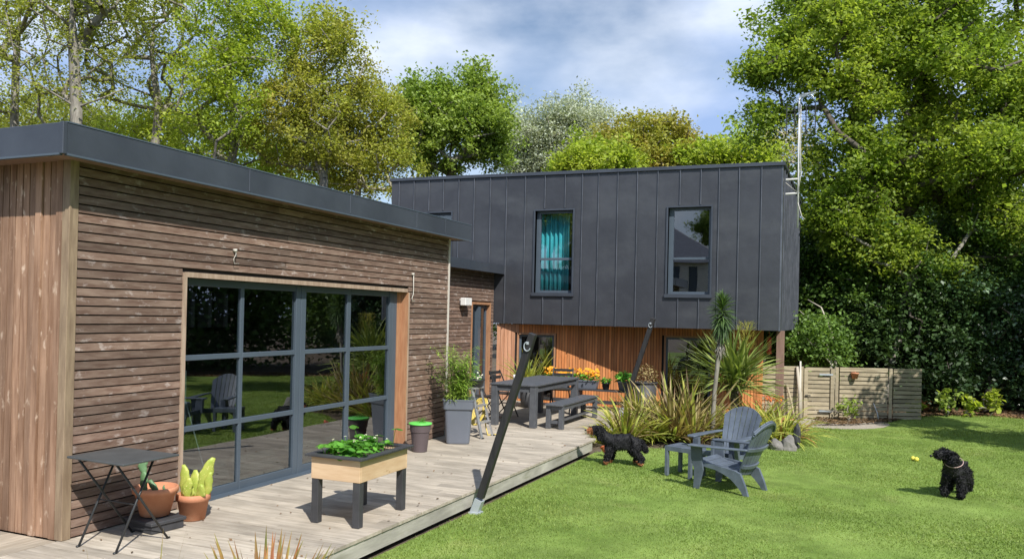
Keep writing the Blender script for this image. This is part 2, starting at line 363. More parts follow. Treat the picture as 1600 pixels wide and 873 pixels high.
def tree(name, label, cat, base, blobs, nclump, lpc, lsize, lmat, bmat, tr=.22, crad=.55, seed=1, group=None, aspect=.6, lean=None, shell=.55, hub=.35, hang=0, trunk=True, flat=.8, minz=None):
    """blobs: list of (centre, (rx,ry,rz)); limbs are grown from the trunk to each leaf clump"""
    rs = np.random.RandomState(seed); base = np.array(base, float)
    C0 = np.array([b_[0] for b_ in blobs], float); RR = np.array([b_[1] for b_ in blobs], float)
    wgt = np.prod(RR, 1)**.7; wgt /= wgt.sum()
    pick = rs.choice(len(blobs), nclump, p=wgt)
    d = rs.normal(size=(nclump, 3)); d /= np.linalg.norm(d, axis=1)[:, None]
    rad = (shell+(1-shell)*rs.random(nclump)**.6)*np.where(rs.random(nclump) < .25, rs.random(nclump), 1)
    P = C0[pick]+d*RR[pick]*rad[:, None]
    if minz is not None: P[:, 2] = np.maximum(P[:, 2], minz+rs.random(nclump)*.5)
    root = thing(name, label, cat, tuple(base), 0, group)
    sc_ = np.exp(rs.normal(0, .28, nclump))
    # leaves
    cnt = np.maximum(8, (lpc*sc_**2*(.6+.8*rs.random(nclump))).astype(int))
    idx = np.repeat(np.arange(nclump), cnt)
    # sub-sprays inside each clump
    sub = 5
    so_ = rs.normal(size=(nclump, sub, 3))*crad*.55*sc_[:, None, None]*np.array([1, 1, flat])
    sidx = rs.randint(0, sub, len(idx))
    Lc = P[idx]+so_[idx, sidx]+rs.normal(size=(len(idx), 3))*(crad*.33*sc_[idx])[:, None]*np.array([1, 1, flat])
    V, F = leaves_np(Lc, lsize, rs, aspect, .5, hang)
    link('crown', np_mesh('crown', V, F, lmat), root)
    if not trunk: return root
    # skeleton
    cen = (C0*wgt[:, None]).sum(0)
    top = np.array([cen[0], cen[1], cen[2]]); 
    nodes = []; par = []
    steps = 7
    for i in range(steps+1):
        t = i/steps; q = base*(1-t)+top*t; q[:2] += rs.normal(size=2)*.12*(0 if i == 0 else 1)
        if lean is not None: q[:2] += np.array(lean)*math.sin(t*math.pi)
        nodes.append(q); par.append(i-1)
    order = np.argsort(np.linalg.norm(P-base-(top-base)*hub, axis=1)); kk = steps+1
    for i in order:
        A = np.array(nodes); dd = P[i]-A; dist = np.linalg.norm(dd, axis=1)
        down = np.maximum(0, -dd[:, 2])
        cost = dist+down*1.5; cost[0] += 99; cost[1] += 9
        j = int(np.argmin(cost)); q = P[i]; D_ = dist[j]
        ns = 1 if D_ < 1 else (2 if D_ < 2.2 else 4); last = j
        for s_ in range(1, ns+1):
            t = s_/ns; m_ = A[j]*(1-t)+q*t; 
            if s_ < ns: m_ = m_+rs.normal(size=3)*D_*.07+np.array([0, 0, D_*.09*math.sin(t*3.14)])
            nodes.append(m_); par.append(last); last = len(nodes)-1
    A = np.array(nodes); n = len(A); load = np.zeros(n); ch = [[] for _ in range(n)]
    for i in range(n-1, 0, -1):
        if not ch[i]: load[i] += 1
        load[par[i]] += load[i]; ch[par[i]].append(i)
    rad_ = tr*(np.maximum(load, .4)/load[0])**.5; rad_ = np.maximum(rad_, .011)
    rad_[0] = tr*1.35
    k = 5; V = []; F = []
    ang = np.arange(k)*2*math.pi/k
    for i in range(1, n):
        p0, p1 = A[par[i]], A[i]; d_ = p1-p0; ln = np.linalg.norm(d_)
        if ln < 1e-4: continue
        d_ /= ln; u_ = np.cross(d_, [0.3, .2, 1] if abs(d_[2]) < .9 else [1, 0, 0]); u_ /= np.linalg.norm(u_); v_ = np.cross(d_, u_)
        ring = np.cos(ang)[:, None]*u_+np.sin(ang)[:, None]*v_
        r0 = min(rad_[par[i]], rad_[i]*1.3) if par[i] > steps-1 or i > steps else rad_[par[i]]
        b_ = len(V); V.extend(p0+ring*r0); V.extend(p1+ring*rad_[i])
        F.extend([(b_+q, b_+(q+1) % k, b_+k+(q+1) % k, b_+k+q) for q in range(k)])
    me = np_mesh('trunk', np.array(V), np.array(F), bmat)
    link('trunk', me, root, smooth=True)
    return root

# ================================================================ SETTING: ground, lawn, deck
def gh(x, y):
    z = -.2
    z -= .11*math.exp(-((x+.4)**2/3.0+(y-19)**2/3.0))
    return z
xs = np.concatenate([np.linspace(-150, -14, 9), np.linspace(-12, 14, 53), np.linspace(18, 150, 9)])
ys = np.concatenate([np.linspace(-120, -6, 7), np.linspace(-4, 26, 61), np.linspace(30, 180, 9)])
V = [(x, y, gh(x, y)-.03) for y in ys for x in xs]; nx = len(xs)
F = [(j*nx+i, j*nx+i+1, (j+1)*nx+i+1, (j+1)*nx+i) for j in range(len(ys)-1) for i in range(nx-1)]
tag(link('ground', np_mesh('ground', V, F, M['soil']), smooth=True), kind='structure')
# lawn: boundary of the far edge as a function of x
LBX = [-3.62, -3.3, -2.7, -2.0, -1.4, -1.0, -.78, -.72, 0.0, .6, 1.3, 2.2, 3.2, 3.9, 4.6, 6, 16]
LBY = [12.0, 12.7, 13.0, 13.5, 13.75, 14.2, 14.6, 17.9, 18.3, 19.1, 20.4, 21.2, 21.6, 21.3, 20.6, 19.3, 15.5]
def far_y(x): return float(np.interp(x, LBX, LBY))
def deck_x(y): return -3.785+(y-5.08)*(.108/6.645)
gx = np.concatenate([np.linspace(-3.64, -.8, 24), np.linspace(-.78, -.7, 5), np.linspace(-.6, 8, 50), np.linspace(9, 16, 8)])
V = []; F = []; ny = 70
for j in range(ny+1):
    for i, x in enumerate(gx):
        yf = far_y(x)+.10*mnoise.noise(Vector((x*1.7, 3, 0))); t = j/ny; y = -14*(1-t)+yf*t
        z = gh(x, y)+.012*mnoise.noise(Vector((x*.7, y*.7, 0)))
        V.append((x if i else (min(deck_x(y), -3.68)+.035 if y < 12.05 else -3.64), y, z))
for j in range(ny):
    for i in range(len(gx)-1):
        a_ = j*len(gx)+i; F.append((a_, a_+1, a_+1+len(gx), a_+len(gx)))
tag(link('lawn', np_mesh('lawn', V, F, M['grass']), smooth=True), kind='structure')
# grass blades over the part of the lawn the camera sees
rs = np.random.RandomState(5)
n = 560000
D = 5.5+15*rs.random(n)**1.25; U = -260+2100*rs.random(n)
X = D*((U-800)/1254.*math.cos(a)-math.sin(a)); Y = D*((U-800)/1254.*math.sin(a)+math.cos(a))
fy = np.interp(X, LBX, LBY)+.06*np.sin(X*5)
ok = (X > np.where(Y < 12.02, -3.785+(Y-5.08)*.01625+.045, -3.63)) & (Y < fy+.03) & (X < 9)
X, Y, D = X[ok], Y[ok], D[ok]; n = len(X)
pat = .5+.5*np.sin(X*1.3+np.sin(Y*.9)*2)*np.sin(Y*1.1+1)
h_ = (.008+.012*rs.random(n))*(.8+.5*pat); h_[np.abs(Y-fy[ok]) < .12] *= 2.2
Z = -.2-.11*np.exp(-((X+.4)**2/3.0+(Y-19)**2/3.0))
an = rs.random(n)*6.283; ww = .0028+.00035*D; le = rs.normal(size=(n, 2))*.012
Vb = np.stack([np.stack([X-np.cos(an)*ww, Y-np.sin(an)*ww, Z-.004], 1), np.stack([X+np.cos(an)*ww, Y+np.sin(an)*ww, Z-.004], 1), np.stack([X+le[:, 0], Y+le[:, 1], Z+h_], 1)], 1).reshape(-1, 3)
tag(link('grass', np_mesh('grass', Vb, np.arange(3*n).reshape(-1, 3), M['blade'])), 'short mown green grass covering the sloping garden lawn', 'grass', kind='stuff')

# decking: boards across (along X), one sheet of separate boards
DK = thing('deck', 'weathered grey timber decking', 'deck', (-5, 9, 0)); del DK['category']; del DK['label']; DK['kind'] = 'structure'
mb = MB(); y = 2.2; k = 0
while y < 16.45:
    y1 = y+.138
    if y < 12.05: xr = deck_x(y+.07)+.012
    else: xr = -4.02 if y > 12.3 else -3.85
    xl = -5.86 if y < 11.2 else -7.6
    z = -.0+.0012*rnd.random()
    js = sorted([xl]+([xl+.9+1.2*rnd.random()] if k % 2 else [])+[xr])
    for q in range(len(js)-1):
        mb.box(js[q], js[q+1]-.003, y, y1-.004-.003*rnd.random(), -.028, z)
    y = y1; k += 1
mb.build('boards', M['deck'], DK)
mb = MB(); x = -5.866
while x > -9.5:
    mb.box(x-.134, x, 1.6, 4.535, -.028, .0012*rnd.random()); x -= .138
mb.build('side_boards', M['deckl'], DK)
mb = MB(); mb.box(-9.4, -3.9, 2.3, 11.9, -.2, -.05); mb.box(-7.5, -4.2, 11.9, 16.4, -.4, -.05); mb.build('substructure', M['backing'], DK)
mb = MB()
for (y0, y1) in ((2.2, 4.9), (4.905, 8.2), (8.205, 11.98)):
    x0, x1 = deck_x(y0), deck_x(y1)
    mb.hexa([(x0-.03, y0, -.17), (x0-.003, y0, -.17), (x1-.003, y1, -.17), (x1-.03, y1, -.17)], [(x0-.03, y0, -.032), (x0-.003, y0, -.032), (x1-.003, y1, -.032), (x1-.03, y1, -.032)])
mb.box(-3.99, -3.69, 12.0, 12.03, -.17, -.032); mb.box(-4.02, -3.99, 12.04, 16.45, -.3, -.032); mb.box(-7.6, -4.03, 16.455, 16.48, -.3, -.032)
mb.build('edge_board', M['skirt'], DK)
# gravel by the gate
mb = MB(); mb.add([(-1.6, 17.4, -.262), (.2, 17.7, -.262), (.9, 18.9, -.262), (.6, 19.7, -.262), (-1.9, 18.7, -.262)], [(0, 1, 2, 3, 4)]); 
tag(mb.build('path', M['gravel']), kind='structure')

# ================================================================ HOUSE
H = thing('house', 'modern house with brown slatted timber wing and dark zinc upper storey', 'house', (-5.82, 4.56, 0))
WX, WY0, WY1 = -5.82, 4.56, 11.17
OY0, OY1, OZ = 5.80, 9.90, 2.19           # opening of the sliding doors
def slats_x(mb, X, y0, y1, z0, z1, holes, pitch=.0755, gap=.012, th=.022, sgn=1):
    z = z0
    while z < z1-.01:
        zt = min(z+pitch-gap, z1); segs = [(y0, y1)]
        for (a0, a1, b0, b1) in holes:
            if zt > b0 and z < b1:
                ns = []
                for s_ in segs:
                    if a0 > s_[0]: ns.append((s_[0], min(s_[1], a0)))
                    if a1 < s_[1]: ns.append((max(s_[0], a1), s_[1]))
                segs = ns
        for s_ in segs:
            cut = [s_[0]]
            if s_[1]-s_[0] > 2.5:
                c_ = s_[0]+(.3+.4*rnd.random())*(s_[1]-s_[0]); cut.append(c_)
            cut.append(s_[1])
            for q in range(len(cut)-1):
                j_ = (rnd.random()-.5)*.003
                # slats lean slightly outwards at the bottom like open louvred rainscreen
                mb.hexa([(X-th, cut[q], z), (X+j_+.002, cut[q], z), (X+j_+.002, cut[q+1]-.003, z), (X-th, cut[q+1]-.003, z)],
                        [(X-th, cut[q], zt), (X+j_-.004, cut[q], zt), (X+j_-.004, cut[q+1]-.003, zt), (X-th, cut[q+1]-.003, zt)])
        z += pitch
mb = MB(); slats_x(mb, WX, WY0+.075, WY1-.02, .015, 3.10, [(OY0-.045, OY1+.045, -1, OZ+.05)]); mb.build('slatted_wall', M['slat'], H)
# vertical cladding of the near gable
mb = MB(); x = WX-.085
while x > -12:
    p_ = .078+.006*rnd.random(); j_ = .012*(int(x*1000) % 2)+.004*rnd.random()
    mb.box(x-p_+.011, x, WY0-.012+(0 if rnd.random() < .5 else .014), WY0+.018, .003, 3.14); x -= p_
mb.build('gable_cladding', M['slatv'], H, label='vertical orange brown boards on near end wall')
mb = MB(); mb.box(WX-.08, WX+.006, WY0-.014, WY0+.07, .002, 3.12); bev(mb.build('corner_trim', M['trimc'], H))
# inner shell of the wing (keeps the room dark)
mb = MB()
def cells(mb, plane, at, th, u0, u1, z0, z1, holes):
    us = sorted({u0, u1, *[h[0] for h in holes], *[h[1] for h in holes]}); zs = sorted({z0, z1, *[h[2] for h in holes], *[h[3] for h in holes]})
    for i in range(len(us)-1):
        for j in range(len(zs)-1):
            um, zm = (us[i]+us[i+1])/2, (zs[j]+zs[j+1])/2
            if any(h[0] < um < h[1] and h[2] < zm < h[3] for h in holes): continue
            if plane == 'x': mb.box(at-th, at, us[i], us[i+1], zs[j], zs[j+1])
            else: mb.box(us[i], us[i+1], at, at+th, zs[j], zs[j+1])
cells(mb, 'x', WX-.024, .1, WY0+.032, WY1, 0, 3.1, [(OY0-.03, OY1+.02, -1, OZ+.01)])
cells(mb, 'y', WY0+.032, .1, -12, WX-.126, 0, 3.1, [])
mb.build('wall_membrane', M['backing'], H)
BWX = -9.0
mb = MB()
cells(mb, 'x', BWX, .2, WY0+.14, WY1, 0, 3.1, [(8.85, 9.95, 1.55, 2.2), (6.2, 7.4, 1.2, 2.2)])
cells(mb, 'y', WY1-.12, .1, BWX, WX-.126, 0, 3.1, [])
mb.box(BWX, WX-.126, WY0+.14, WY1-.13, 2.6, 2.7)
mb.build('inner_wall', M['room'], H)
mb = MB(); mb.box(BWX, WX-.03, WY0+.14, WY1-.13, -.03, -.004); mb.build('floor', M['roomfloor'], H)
# roof of the wing
RX, RY0, RY1 = -5.575, 4.29, 11.43
rf = MB(); rf.box(-12.2, RX-.03, RY0+.03, RY1-.03, 3.09, 3.25); roof = rf.build('roof', M['zincf'], H)
fb = MB()
cuts = [RY0, 6.35, 8.1, 9.7, 10.55, RY1]; zl, zh_ = 3.06, 3.30
for i in range(len(cuts)-1): fb.box(RX-.025, RX, cuts[i]+(.0 if i == 0 else .004), cuts[i+1]-.0, zl, zh_-.002*(i % 2))
for i in range(1, len(cuts)-1): fb.box(RX-.02, RX+.006, cuts[i]-.006, cuts[i]+.012, zl+.01, zh_-.004)
cx = [RX, -7.9, -10, -12.2]
for i in range(3): fb.box(cx[i+1], cx[i]-.027, RY0, RY0+.025, zl, zh_-.002*(i % 2))
fb.box(-12.2, RX-.027, RY1-.025, RY1, zl, zh_)
fb.box(RX-.03, RX+.008, RY0-.008, RY0+.03, zl-.004, zh_+.004)
bev(fb.build('fascia', M['zincf'], roof), .004)
db = MB(); db.box(RX-.02, RX+.012, RY0+.03, RY1+.01, zl-.012, zl+.004); db.box(-12.2, RX-.03, RY0-.012, RY0+.02, zl-.012, zl+.004); db.box(RX-.02, RX+.004, RY0+.03, RY1, zh_+.001, zh_+.012)
db.build('drip_edge', M['alu'], roof)
sf = MB(); sf.box(-12.2, RX-.03, RY0+.03, RY1-.03, 3.07, 3.085); sf.build('soffit', M['postw'], roof)
# opening trims
tb = MB()
tb.box(WX-.10, WX+.012, OY0-.045, OY0, 0, OZ+.045); tb.box(WX-.03, WX+.014, OY0+.001, OY1-.001, OZ+.001, OZ+.05)
tb.build('opening_trim', M['trim'], H)
tb = MB(); tb.box(WX-.125, WX+.01, OY1, OY1+.028, 0, OZ); tb.box(WX-.16, WX-.092, 9.79, OY1-.001, .004, OZ); tb.build('opening_jamb', M['trim_o'], H, label='warm orange timber jamb of the wide window')
tb = MB(); tb.box(WX-.02, WX+.013, OY1+.029, OY1+.06, 0, OZ); tb.build('opening_trim', M['trim'], H)
tb = MB(); tb.box(WX+.001-.03, WX+.012, WY1-.03, WY1+.01, .0, 3.06); tb.build('pale_corner_strip', M['palestrip'], H)
# sliding doors: two leaves of 2 x 3 panes
FX = -5.925
wd = MB()
ZT = [(.0, .085), (.695, .75), (1.385, 1.44), (2.115, OZ)]
bays = [(5.885, 6.665), (6.705, 7.565), (7.745, 8.60), (8.68, 9.60)]
vert = [(5.80, 5.885), (6.665, 6.705), (7.565, 7.645), (7.65, 7.745), (8.60, 8.68), (9.60, 9.895)]
vert = [(5.83, 5.885), (6.665, 6.715), (7.565, 7.645), (7.655, 7.745), (8.60, 8.68), (9.60, 9.68), (9.68, 9.895)]
for i, (y0, y1) in enumerate(vert[:-1]): wd.box(FX-.05+(.03 if i in (3, 4, 5) else 0)*0, FX+(.0 if i in (1, 4) else .012), y0, y1, .002, OZ-.001)
wd.box(FX-.05, FX+.01, 9.685, 9.788, .002, OZ-.001)
for (y0, y1) in bays:
    for (z0, z1) in ZT: wd.box(FX-.045, FX+.004, y0, y1, z0+.003, z1)
door = bev(wd.build('sliding_door', M['alu'], H, label='wide grey framed glazing of twelve panes'), .003)
for (y0, y1) in bays:
    for (z0, z1) in ((.085, .695), (.75, 1.385), (1.44, 2.115)):
        g = MB(); g.box(FX-.028, FX-.020, y0+.001, y1-.001, z0+.001, z1-.001); g.build('pane', M['glass'], door)
g = MB(); g.box(FX-.06, WX+.02, OY0, OY1, -.001, .006); g.build('threshold', M['alu'], door)
# back window of the room
wb = MB(); 
for (y0, y1, z0, z1) in ((8.85, 9.95, 1.55, 2.2), (6.2, 7.4, 1.2, 2.2)):
    wb = MB()
    n_ = 3
    for k in range(n_+1):
        q = y0+(y1-y0-.06)*k/n_; wb.box(BWX-.12, BWX-.05, q, q+.06, z0, z1)
    wb.box(BWX-.12, BWX-.05, y0+.06, y1-.06, z0, z0+.06); wb.box(BWX-.12, BWX-.05, y0+.06, y1-.06, z1-.06, z1)
    wb.build('rear_window_frame', M['black'], H)

# linking section
X2 = -7.57; L0, L1 = 11.3, 16.77
dY0, dY1, dZ = 15.66, 16.56, 2.12
mb = MB(); slats_x(mb, X2, L0, L1, .01, 2.86, [(dY0-.05, dY1+.05, -1, dZ+.05)]); mb.build('slatted_wall', M['slat'], H)
mb = MB(); cells(mb, 'x', X2-.024, .1, L0, L1, 0, 2.86, [(dY0-.03, dY1+.03, -1, dZ+.03)]); mb.build('wall_membrane', M['backing'], H)
mb = MB(); mb.box(-12, X2-.3, L0, L1+.5, 0, 2.85); mb.build('link_core', M['backing'], H)
mb = MB(); mb.box(-12, -7.35, 11.3, 16.78, 2.87, 2.99); r2_ = mb.build('link_roof', M['zincf'], H)
mb = MB(); mb.box(-7.35, -7.325, 11.3, 14.9, 2.83, 3.035); mb.box(-7.35, -7.325, 14.905, 16.79, 2.83, 3.033); mb.build('fascia', M['zincf'], r2_)
mb = MB(); mb.box(X2-.1, X2+.01, dY0-.05, dY0, 0, dZ+.045); mb.box(X2-.1, X2+.01, dY1, dY1+.05, 0, dZ+.045); mb.box(X2-.1, X2+.012, dY0, dY1, dZ, dZ+.05); mb.build('opening_trim', M['trim_o'], H)
mb = MB(); mb.box(X2-.13, X2-.08, dY0, dY0+.07, 0, dZ); mb.box(X2-.13, X2-.02, dY0+.35, dY0+.47, 0, dZ-.05); mb.box(X2-.13, X2-.08, dY1-.07, dY1, 0, dZ); mb.box(X2-.13, X2-.08, dY0+.07, dY1-.07, dZ-.08, dZ); gd = mb.build('glazed_door', M['alu'], H)
mb = MB(); mb.box(X2-.11, X2-.1, dY0+.07, dY1-.07, .0, dZ-.08); mb.build('pane', M['glass'], gd)

# upper storey in zinc
BX0, BX1, BY, BZ0, BZ1L, BZ1R, BDY = -10.37, -1.32, 16.8, 1.71, 5.15, 5.075, 22.4
wins = [(-6.60, -5.70, 2.42, 4.25), (-3.60, -2.71, 2.42, 4.23), (-9.45, -8.72, 3.2, 4.28)]
mb = MB(); cells(mb, 'y', BY, .2, BX0, BX1, BZ0, 5.05, [w_ for w_ in wins])
mb.hexa([(BX0, BY, 5.05), (BX1, BY, 5.05), (BX1, BY+.2, 5.05), (BX0, BY+.2, 5.05)], [(BX0, BY, BZ1L-.02), (BX1, BY, BZ1R-.01), (BX1, BY+.2, BZ1R-.01), (BX0, BY+.2, BZ1L-.02)])
mb.box(BX0, BX0+.2, BY+.2, BDY, BZ0, 5.0); mb.box(BX1-.2, BX1, BY+.2, BDY, BZ0, 5.0); mb.box(BX0, BX1, BDY, BDY+.2, BZ0, 5.0)
mb.box(BX0+.2, BX1-.2, BY+.2, BDY, BZ0, BZ0+.1); mb.box(BX0+.2, BX1-.2, BY+.2, BDY, 4.85, 4.95)
US = mb.build('upper_storey', M['zinc'], H, label='dark zinc clad box overhanging the lower storey')
# standing seams
seams = [-10.15, -9.738, -9.327, -8.94, -8.533, -8.134, -7.72, -7.313, -6.85, -6.376, -5.9, -5.5, -5.13, -4.70, -4.27, -3.83, -3.36, -2.93, -2.56, -2.16, -1.725]
mb = MB()
def ztop(x): return BZ1L+(BZ1R-BZ1L)*(x-BX0)/(BX1-BX0)
for x in seams:
    zz = [(BZ0-.004, ztop(x)-.075)]
    for (a0, a1, b0, b1) in wins:
        if a0-.05 < x < a1+.04: zz = [(BZ0-.004, b0-.08), (b1+.05, ztop(x)-.075)]
    for z0, z1 in zz: mb.box(x-.007, x+.007, BY-.028, BY+.001, z0, z1)
for y in np.arange(BY+.35, BDY, .45): mb.box(BX1-.001, BX1+.025, y-.005, y+.005, BZ0-.003, 4.98)
mb.box(BX1-.03, BX1+.006, BY-.006, BY+.03, BZ0-.005, BZ1R-.07)
mb.build('standing_seams', M['seam'], US)
mb = MB()
mb.hexa([(BX0-.03, BY-.045, BZ1L-.075), (BX1+.04, BY-.045, BZ1R-.075), (BX1+.04, BY+.25, BZ1R-.075), (BX0-.03, BY+.25, BZ1L-.075)], [(BX0-.03, BY-.045, BZ1L), (BX1+.04, BY-.045, BZ1R), (BX1+.04, BY+.25, BZ1R), (BX0-.03, BY+.25, BZ1L)])
mb.hexa([(BX1-.2, BY+.25, BZ1R-.075), (BX1+.04, BY+.25, BZ1R-.075), (BX1+.04, BDY+.2, BZ1R-.075), (BX1-.2, BDY+.2, BZ1R-.075)], [(BX1-.2, BY+.25, BZ1R), (BX1+.04, BY+.25, BZ1R), (BX1+.04, BDY+.2, BZ1R), (BX1-.2, BDY+.2, BZ1R)])
mb.box(BX0-.03, BX0+.2, BY+.25, BDY+.2, BZ1L-.075, BZ1L)
bev(mb.build('coping', M['zincf'], US), .006)
for wi, (a0, a1, b0, b1) in enumerate(wins):
    mb = MB()
    mb.box(a0-.035, a0, BY-.03, BY+.12, b0-.001, b1+.03); mb.box(a1, a1+.035, BY-.03, BY+.12, b0-.001, b1+.03); mb.box(a0, a1, BY-.03, BY+.12, b1, b1+.03)
    mb.box(a0-.045, a1+.045, BY-.05, BY+.12, b0-.075, b0-.002)
    ws = mb.build('window_surround', M['zincf'], US)
    mb = MB(); e = .055
    mb.box(a0+.002, a0+.1, BY+.09, BY+.15, b0+.002, b1-.002); mb.box(a1-e, a1-.002, BY+.09, BY+.15, b0+.002, b1-.002)
    mb.box(a0+.1, a1-e, BY+.09, BY+.15, b0+.002, b0+e); mb.box(a0+.1, a1-e, BY+.09, BY+.15, b1-e, b1-.002)
    zm = b0+.40*(b1-b0)
    if wi < 2: mb.box(a0+.1, a1-e, BY+.085, BY+.145, zm, zm+.05)
    fr = mb.build('window', M['alu'], H)
    mb = MB(); mb.box(a0+.1, a1-e, BY+.115, BY+.12, b0+e, b1-e); mb.build('pane', M['glass2'], fr)
# teal curtain behind the first upper window (rods and folds)
mb = MB(); n_ = 70; V = []; 
for i in range(n_+1):
    x = -6.62+.74*i/n_; yy = BY+.32+.035*math.sin(i*.62)+.01*math.sin(i*1.7)
    V += [(x, yy, 2.3), (x, yy, 4.4)]
for i in range(n_): mb.add([V[2*i], V[2*i+2], V[2*i+3], V[2*i+1]], [(0, 1, 2, 3)])
cu = mb.build('curtain', M['teal'], None, smooth=True); cu.modifiers.new('s', 'SOLIDIFY').thickness = .004
tag(cu, 'teal blue curtain hanging behind the first upper window', 'curtain')
# lower storey, receding orange cladding
P0 = Vector((-7.5, 16.84, 0)); P1 = Vector((-1.86, 18.25, 0)); dv = (P1-P0).normalized(); nv = Vector((dv.y, -dv.x, 0)); LW = (P1-P0).length
def on(u_, off=0, z=0): q = P0+dv*u_+nv*off; return (q.x, q.y, z)
def u_at(px_):      # where the photo column meets this wall
    d = ray(px_, 520); d2 = Vector((d.x, d.y)); A_ = np.array([[d2.x, -dv.x], [d2.y, -dv.y]]); s_ = np.linalg.solve(A_, [P0.x, P0.y]); return float(s_[1])
lw = [(u_at(811), u_at(866), .0, 1.47), (u_at(1041), u_at(1112), -.3, 1.49)]
def obox(mb, u0, u1, o0, o1, z0, z1):
    mb.hexa([on(u0, o1, z0), on(u1, o1, z0), on(u1, o0, z0), on(u0, o0, z0)][::-1] if False else [on(u0, o1, z0), on(u1, o1, z0), on(u1, o0, z0), on(u0, o0, z0)], [on(u0, o1, z1), on(u1, o1, z1), on(u1, o0, z1), on(u0, o0, z1)])
mb = MB(); mp_ = MB(); u_ = 0.0
while u_ < LW-.02:
    wdt = .085 if u_ < lw[0][0] else .062
    u1 = min(u_+wdt-.008, LW); segs = [(-.45, 1.70)]
    for (a0, a1, b0, b1) in lw:
        if u1 > a0-.04 and u_ < a1+.04: segs = [(b1+.04, 1.70)]+([(-.45, b0)] if b0 > -.2 else [])
    for z0, z1 in segs: obox(mp_ if u_ < lw[0][0]-.03 else mb, u_, u1, -.02, .0+.003*rnd.random(), z0, z1)
    u_ += wdt
mb.build('orange_cladding', M['orange'], H, label='orange brown vertical boards under the overhang')
mp_.build('pale_cladding', M['orange_pale'], H)
mb = MB(); zc = sorted({-.45, 1.70, 0, 1.47, 1.49})
us = sorted({0, LW, *[q for w_ in lw for q in w_[:2]]})
for i in range(len(us)-1):
    um = (us[i]+us[i+1])/2; z0 = -.45
    for w_ in lw:
        if w_[0] < um < w_[1]: z0 = w_[3]
    sh_ = .03 if z0 > 0 else 0; obox(mb, us[i]+(-.0 if sh_ else .03), us[i+1]-(0 if sh_ else .03) , -.139, -.023, z0+(.03 if sh_ else 0), 1.70)
mb.build('wall_membrane', M['backing'], H)
mb = MB(); obox(mb, 0, LW-.02, -2.4, -2.3, -.45, 1.69); obox(mb, LW-.12, LW-.02, -2.29, -.15, -.45, 1.69); mb.build('inner_wall', M['room'], H)
mb = MB(); obox(mb, LW, LW+.09, -2.3, .006, -.45, 1.695); mb.build('end_wall', M['orange'], H)
for (a0, a1, b0, b1) in lw:
    mb = MB(); obox(mb, a0-.04, a0, -.14, .012, b0, b1+.04); obox(mb, a1, a1+.04, -.14, .012, b0, b1+.04); obox(mb, a0, a1, -.14, .014, b1, b1+.04); mb.build('opening_trim', M['trim_o'], H)
    mb = MB(); obox(mb, a0, a0+.05, -.12, -.07, b0, b1); obox(mb, a1-.05, a1, -.12, -.07, b0, b1); obox(mb, a0+.05, a1-.05, -.12, -.07, b1-.05, b1); fr = mb.build('lower_window', M['alu'], H)
    mb = MB(); obox(mb, a0+.05, a1-.05, -.1, -.095, b0, b1-.05); mb.build('pane', M['glass'], fr)
mb = MB(); mb.box(-1.41, -1.26, 17.1, 17.25, -.35, 1.705); bev(mb.build('support_post', M['postw'], H), .006)
# wall lamp
lp = thing('wall_lamp', 'small white box lamp on the slatted wall beside the narrow door', 'wall lamp', (X2, 15.15, 2.15))
mb = MB(); mb.box(X2+.004, X2+.04, 15.03, 15.25, 2.1, 2.22); mb.build('back_plate', M['white'], lp)
mb = MB(); mb.box(X2+.042, X2+.17, 14.98, 15.28, 2.08, 2.24); bev(mb.build('shade', M['white'], lp), .01)
# hooks with cords for the shade sail
for (y, z0, z1, lb) in ((10.02, 2.07, 2.45, 'long pale cord with hook hanging on wall right of the big window'), (6.42, 2.36, 2.49, 'short pale hook hanging high on wall above the big window')):
    mb = MB(); mb.tube([(WX+.03, y, z1), (WX+.03, y+.005, (z0+z1)/2), (WX+.03, y+.005, z0+.1), (WX+.03, y-.03, z0+.045), (WX+.03, y-.02, z0), (WX+.03, y+.05, z0+.005)], .006 if z1-z0 > .2 else .0035, 5)
    mb.box(WX-.002, WX+.038, y-.012, y+.012, z1-.01, z1+.02)
    tag(mb.build('wall_hook', M['rope'], smooth=True), lb, 'hook')

# ---- antenna mast
AX, AY = -1.055, 17.2
am = thing('antenna_mast', 'slim white antenna mast fixed to the right end of the zinc storey', 'antenna', (AX, AY, 3.8))
mb = MB(); mb.tube([(AX, AY, 3.80), (AX-.01, AY, 6.45)], .019, 8); mb.build('pole', M['white'], am, smooth=True)
mb = MB()
for z in (4.49, 4.78): mb = MB(); mb.tube([(BX1-.01, AY, z), (AX, AY, z+.01)], .02, 6); mb.build('wall_bracket', M['white'], am)
mb = MB(); mb.tube([(AX+.02, AY-.02, 6.3), (AX+.03, AY-.03, 5.2), (AX+.05, AY-.03, 4.9), (AX+.0, AY-.02, 4.5), (BX1+.02, AY, 4.72)], .008, 5); mb.tube([(AX, AY-.02, 4.3), (AX+.08, AY-.02, 4.02), (AX+.14, AY, 3.97)], .008, 5)
mb.build('cable', M['rope'], am, smooth=True)
mb = MB()
for i in range(9): mb.tube([(AX-.25+.0*i, AY-.06, 5.72+i*.065), (AX-.05, AY+.03, 5.72+i*.065), (AX+.08, AY+.03, 5.72+i*.065), (AX+.3, AY-.06, 5.72+i*.065)], .005, 4)
for x in (-.25, -.1, .12, .3): mb.tube([(AX+x, AY-.05 if abs(x) > .2 else AY+.02, 5.68), (AX+x, AY-.05 if abs(x) > .2 else AY+.02, 6.28)], .011, 5)
mb.build('grid_reflector', M['black'], am)
mb = MB(); mb.tube([(AX+.16*math.cos(t)+.1, AY-.05, 6.38+.12*math.sin(t)) for t in np.linspace(0, 3.6, 14)], .006, 5, cap=False)
mb.tube([(AX, AY, 6.4), (AX+.3, AY-.35, 6.46), ], .012, 5)
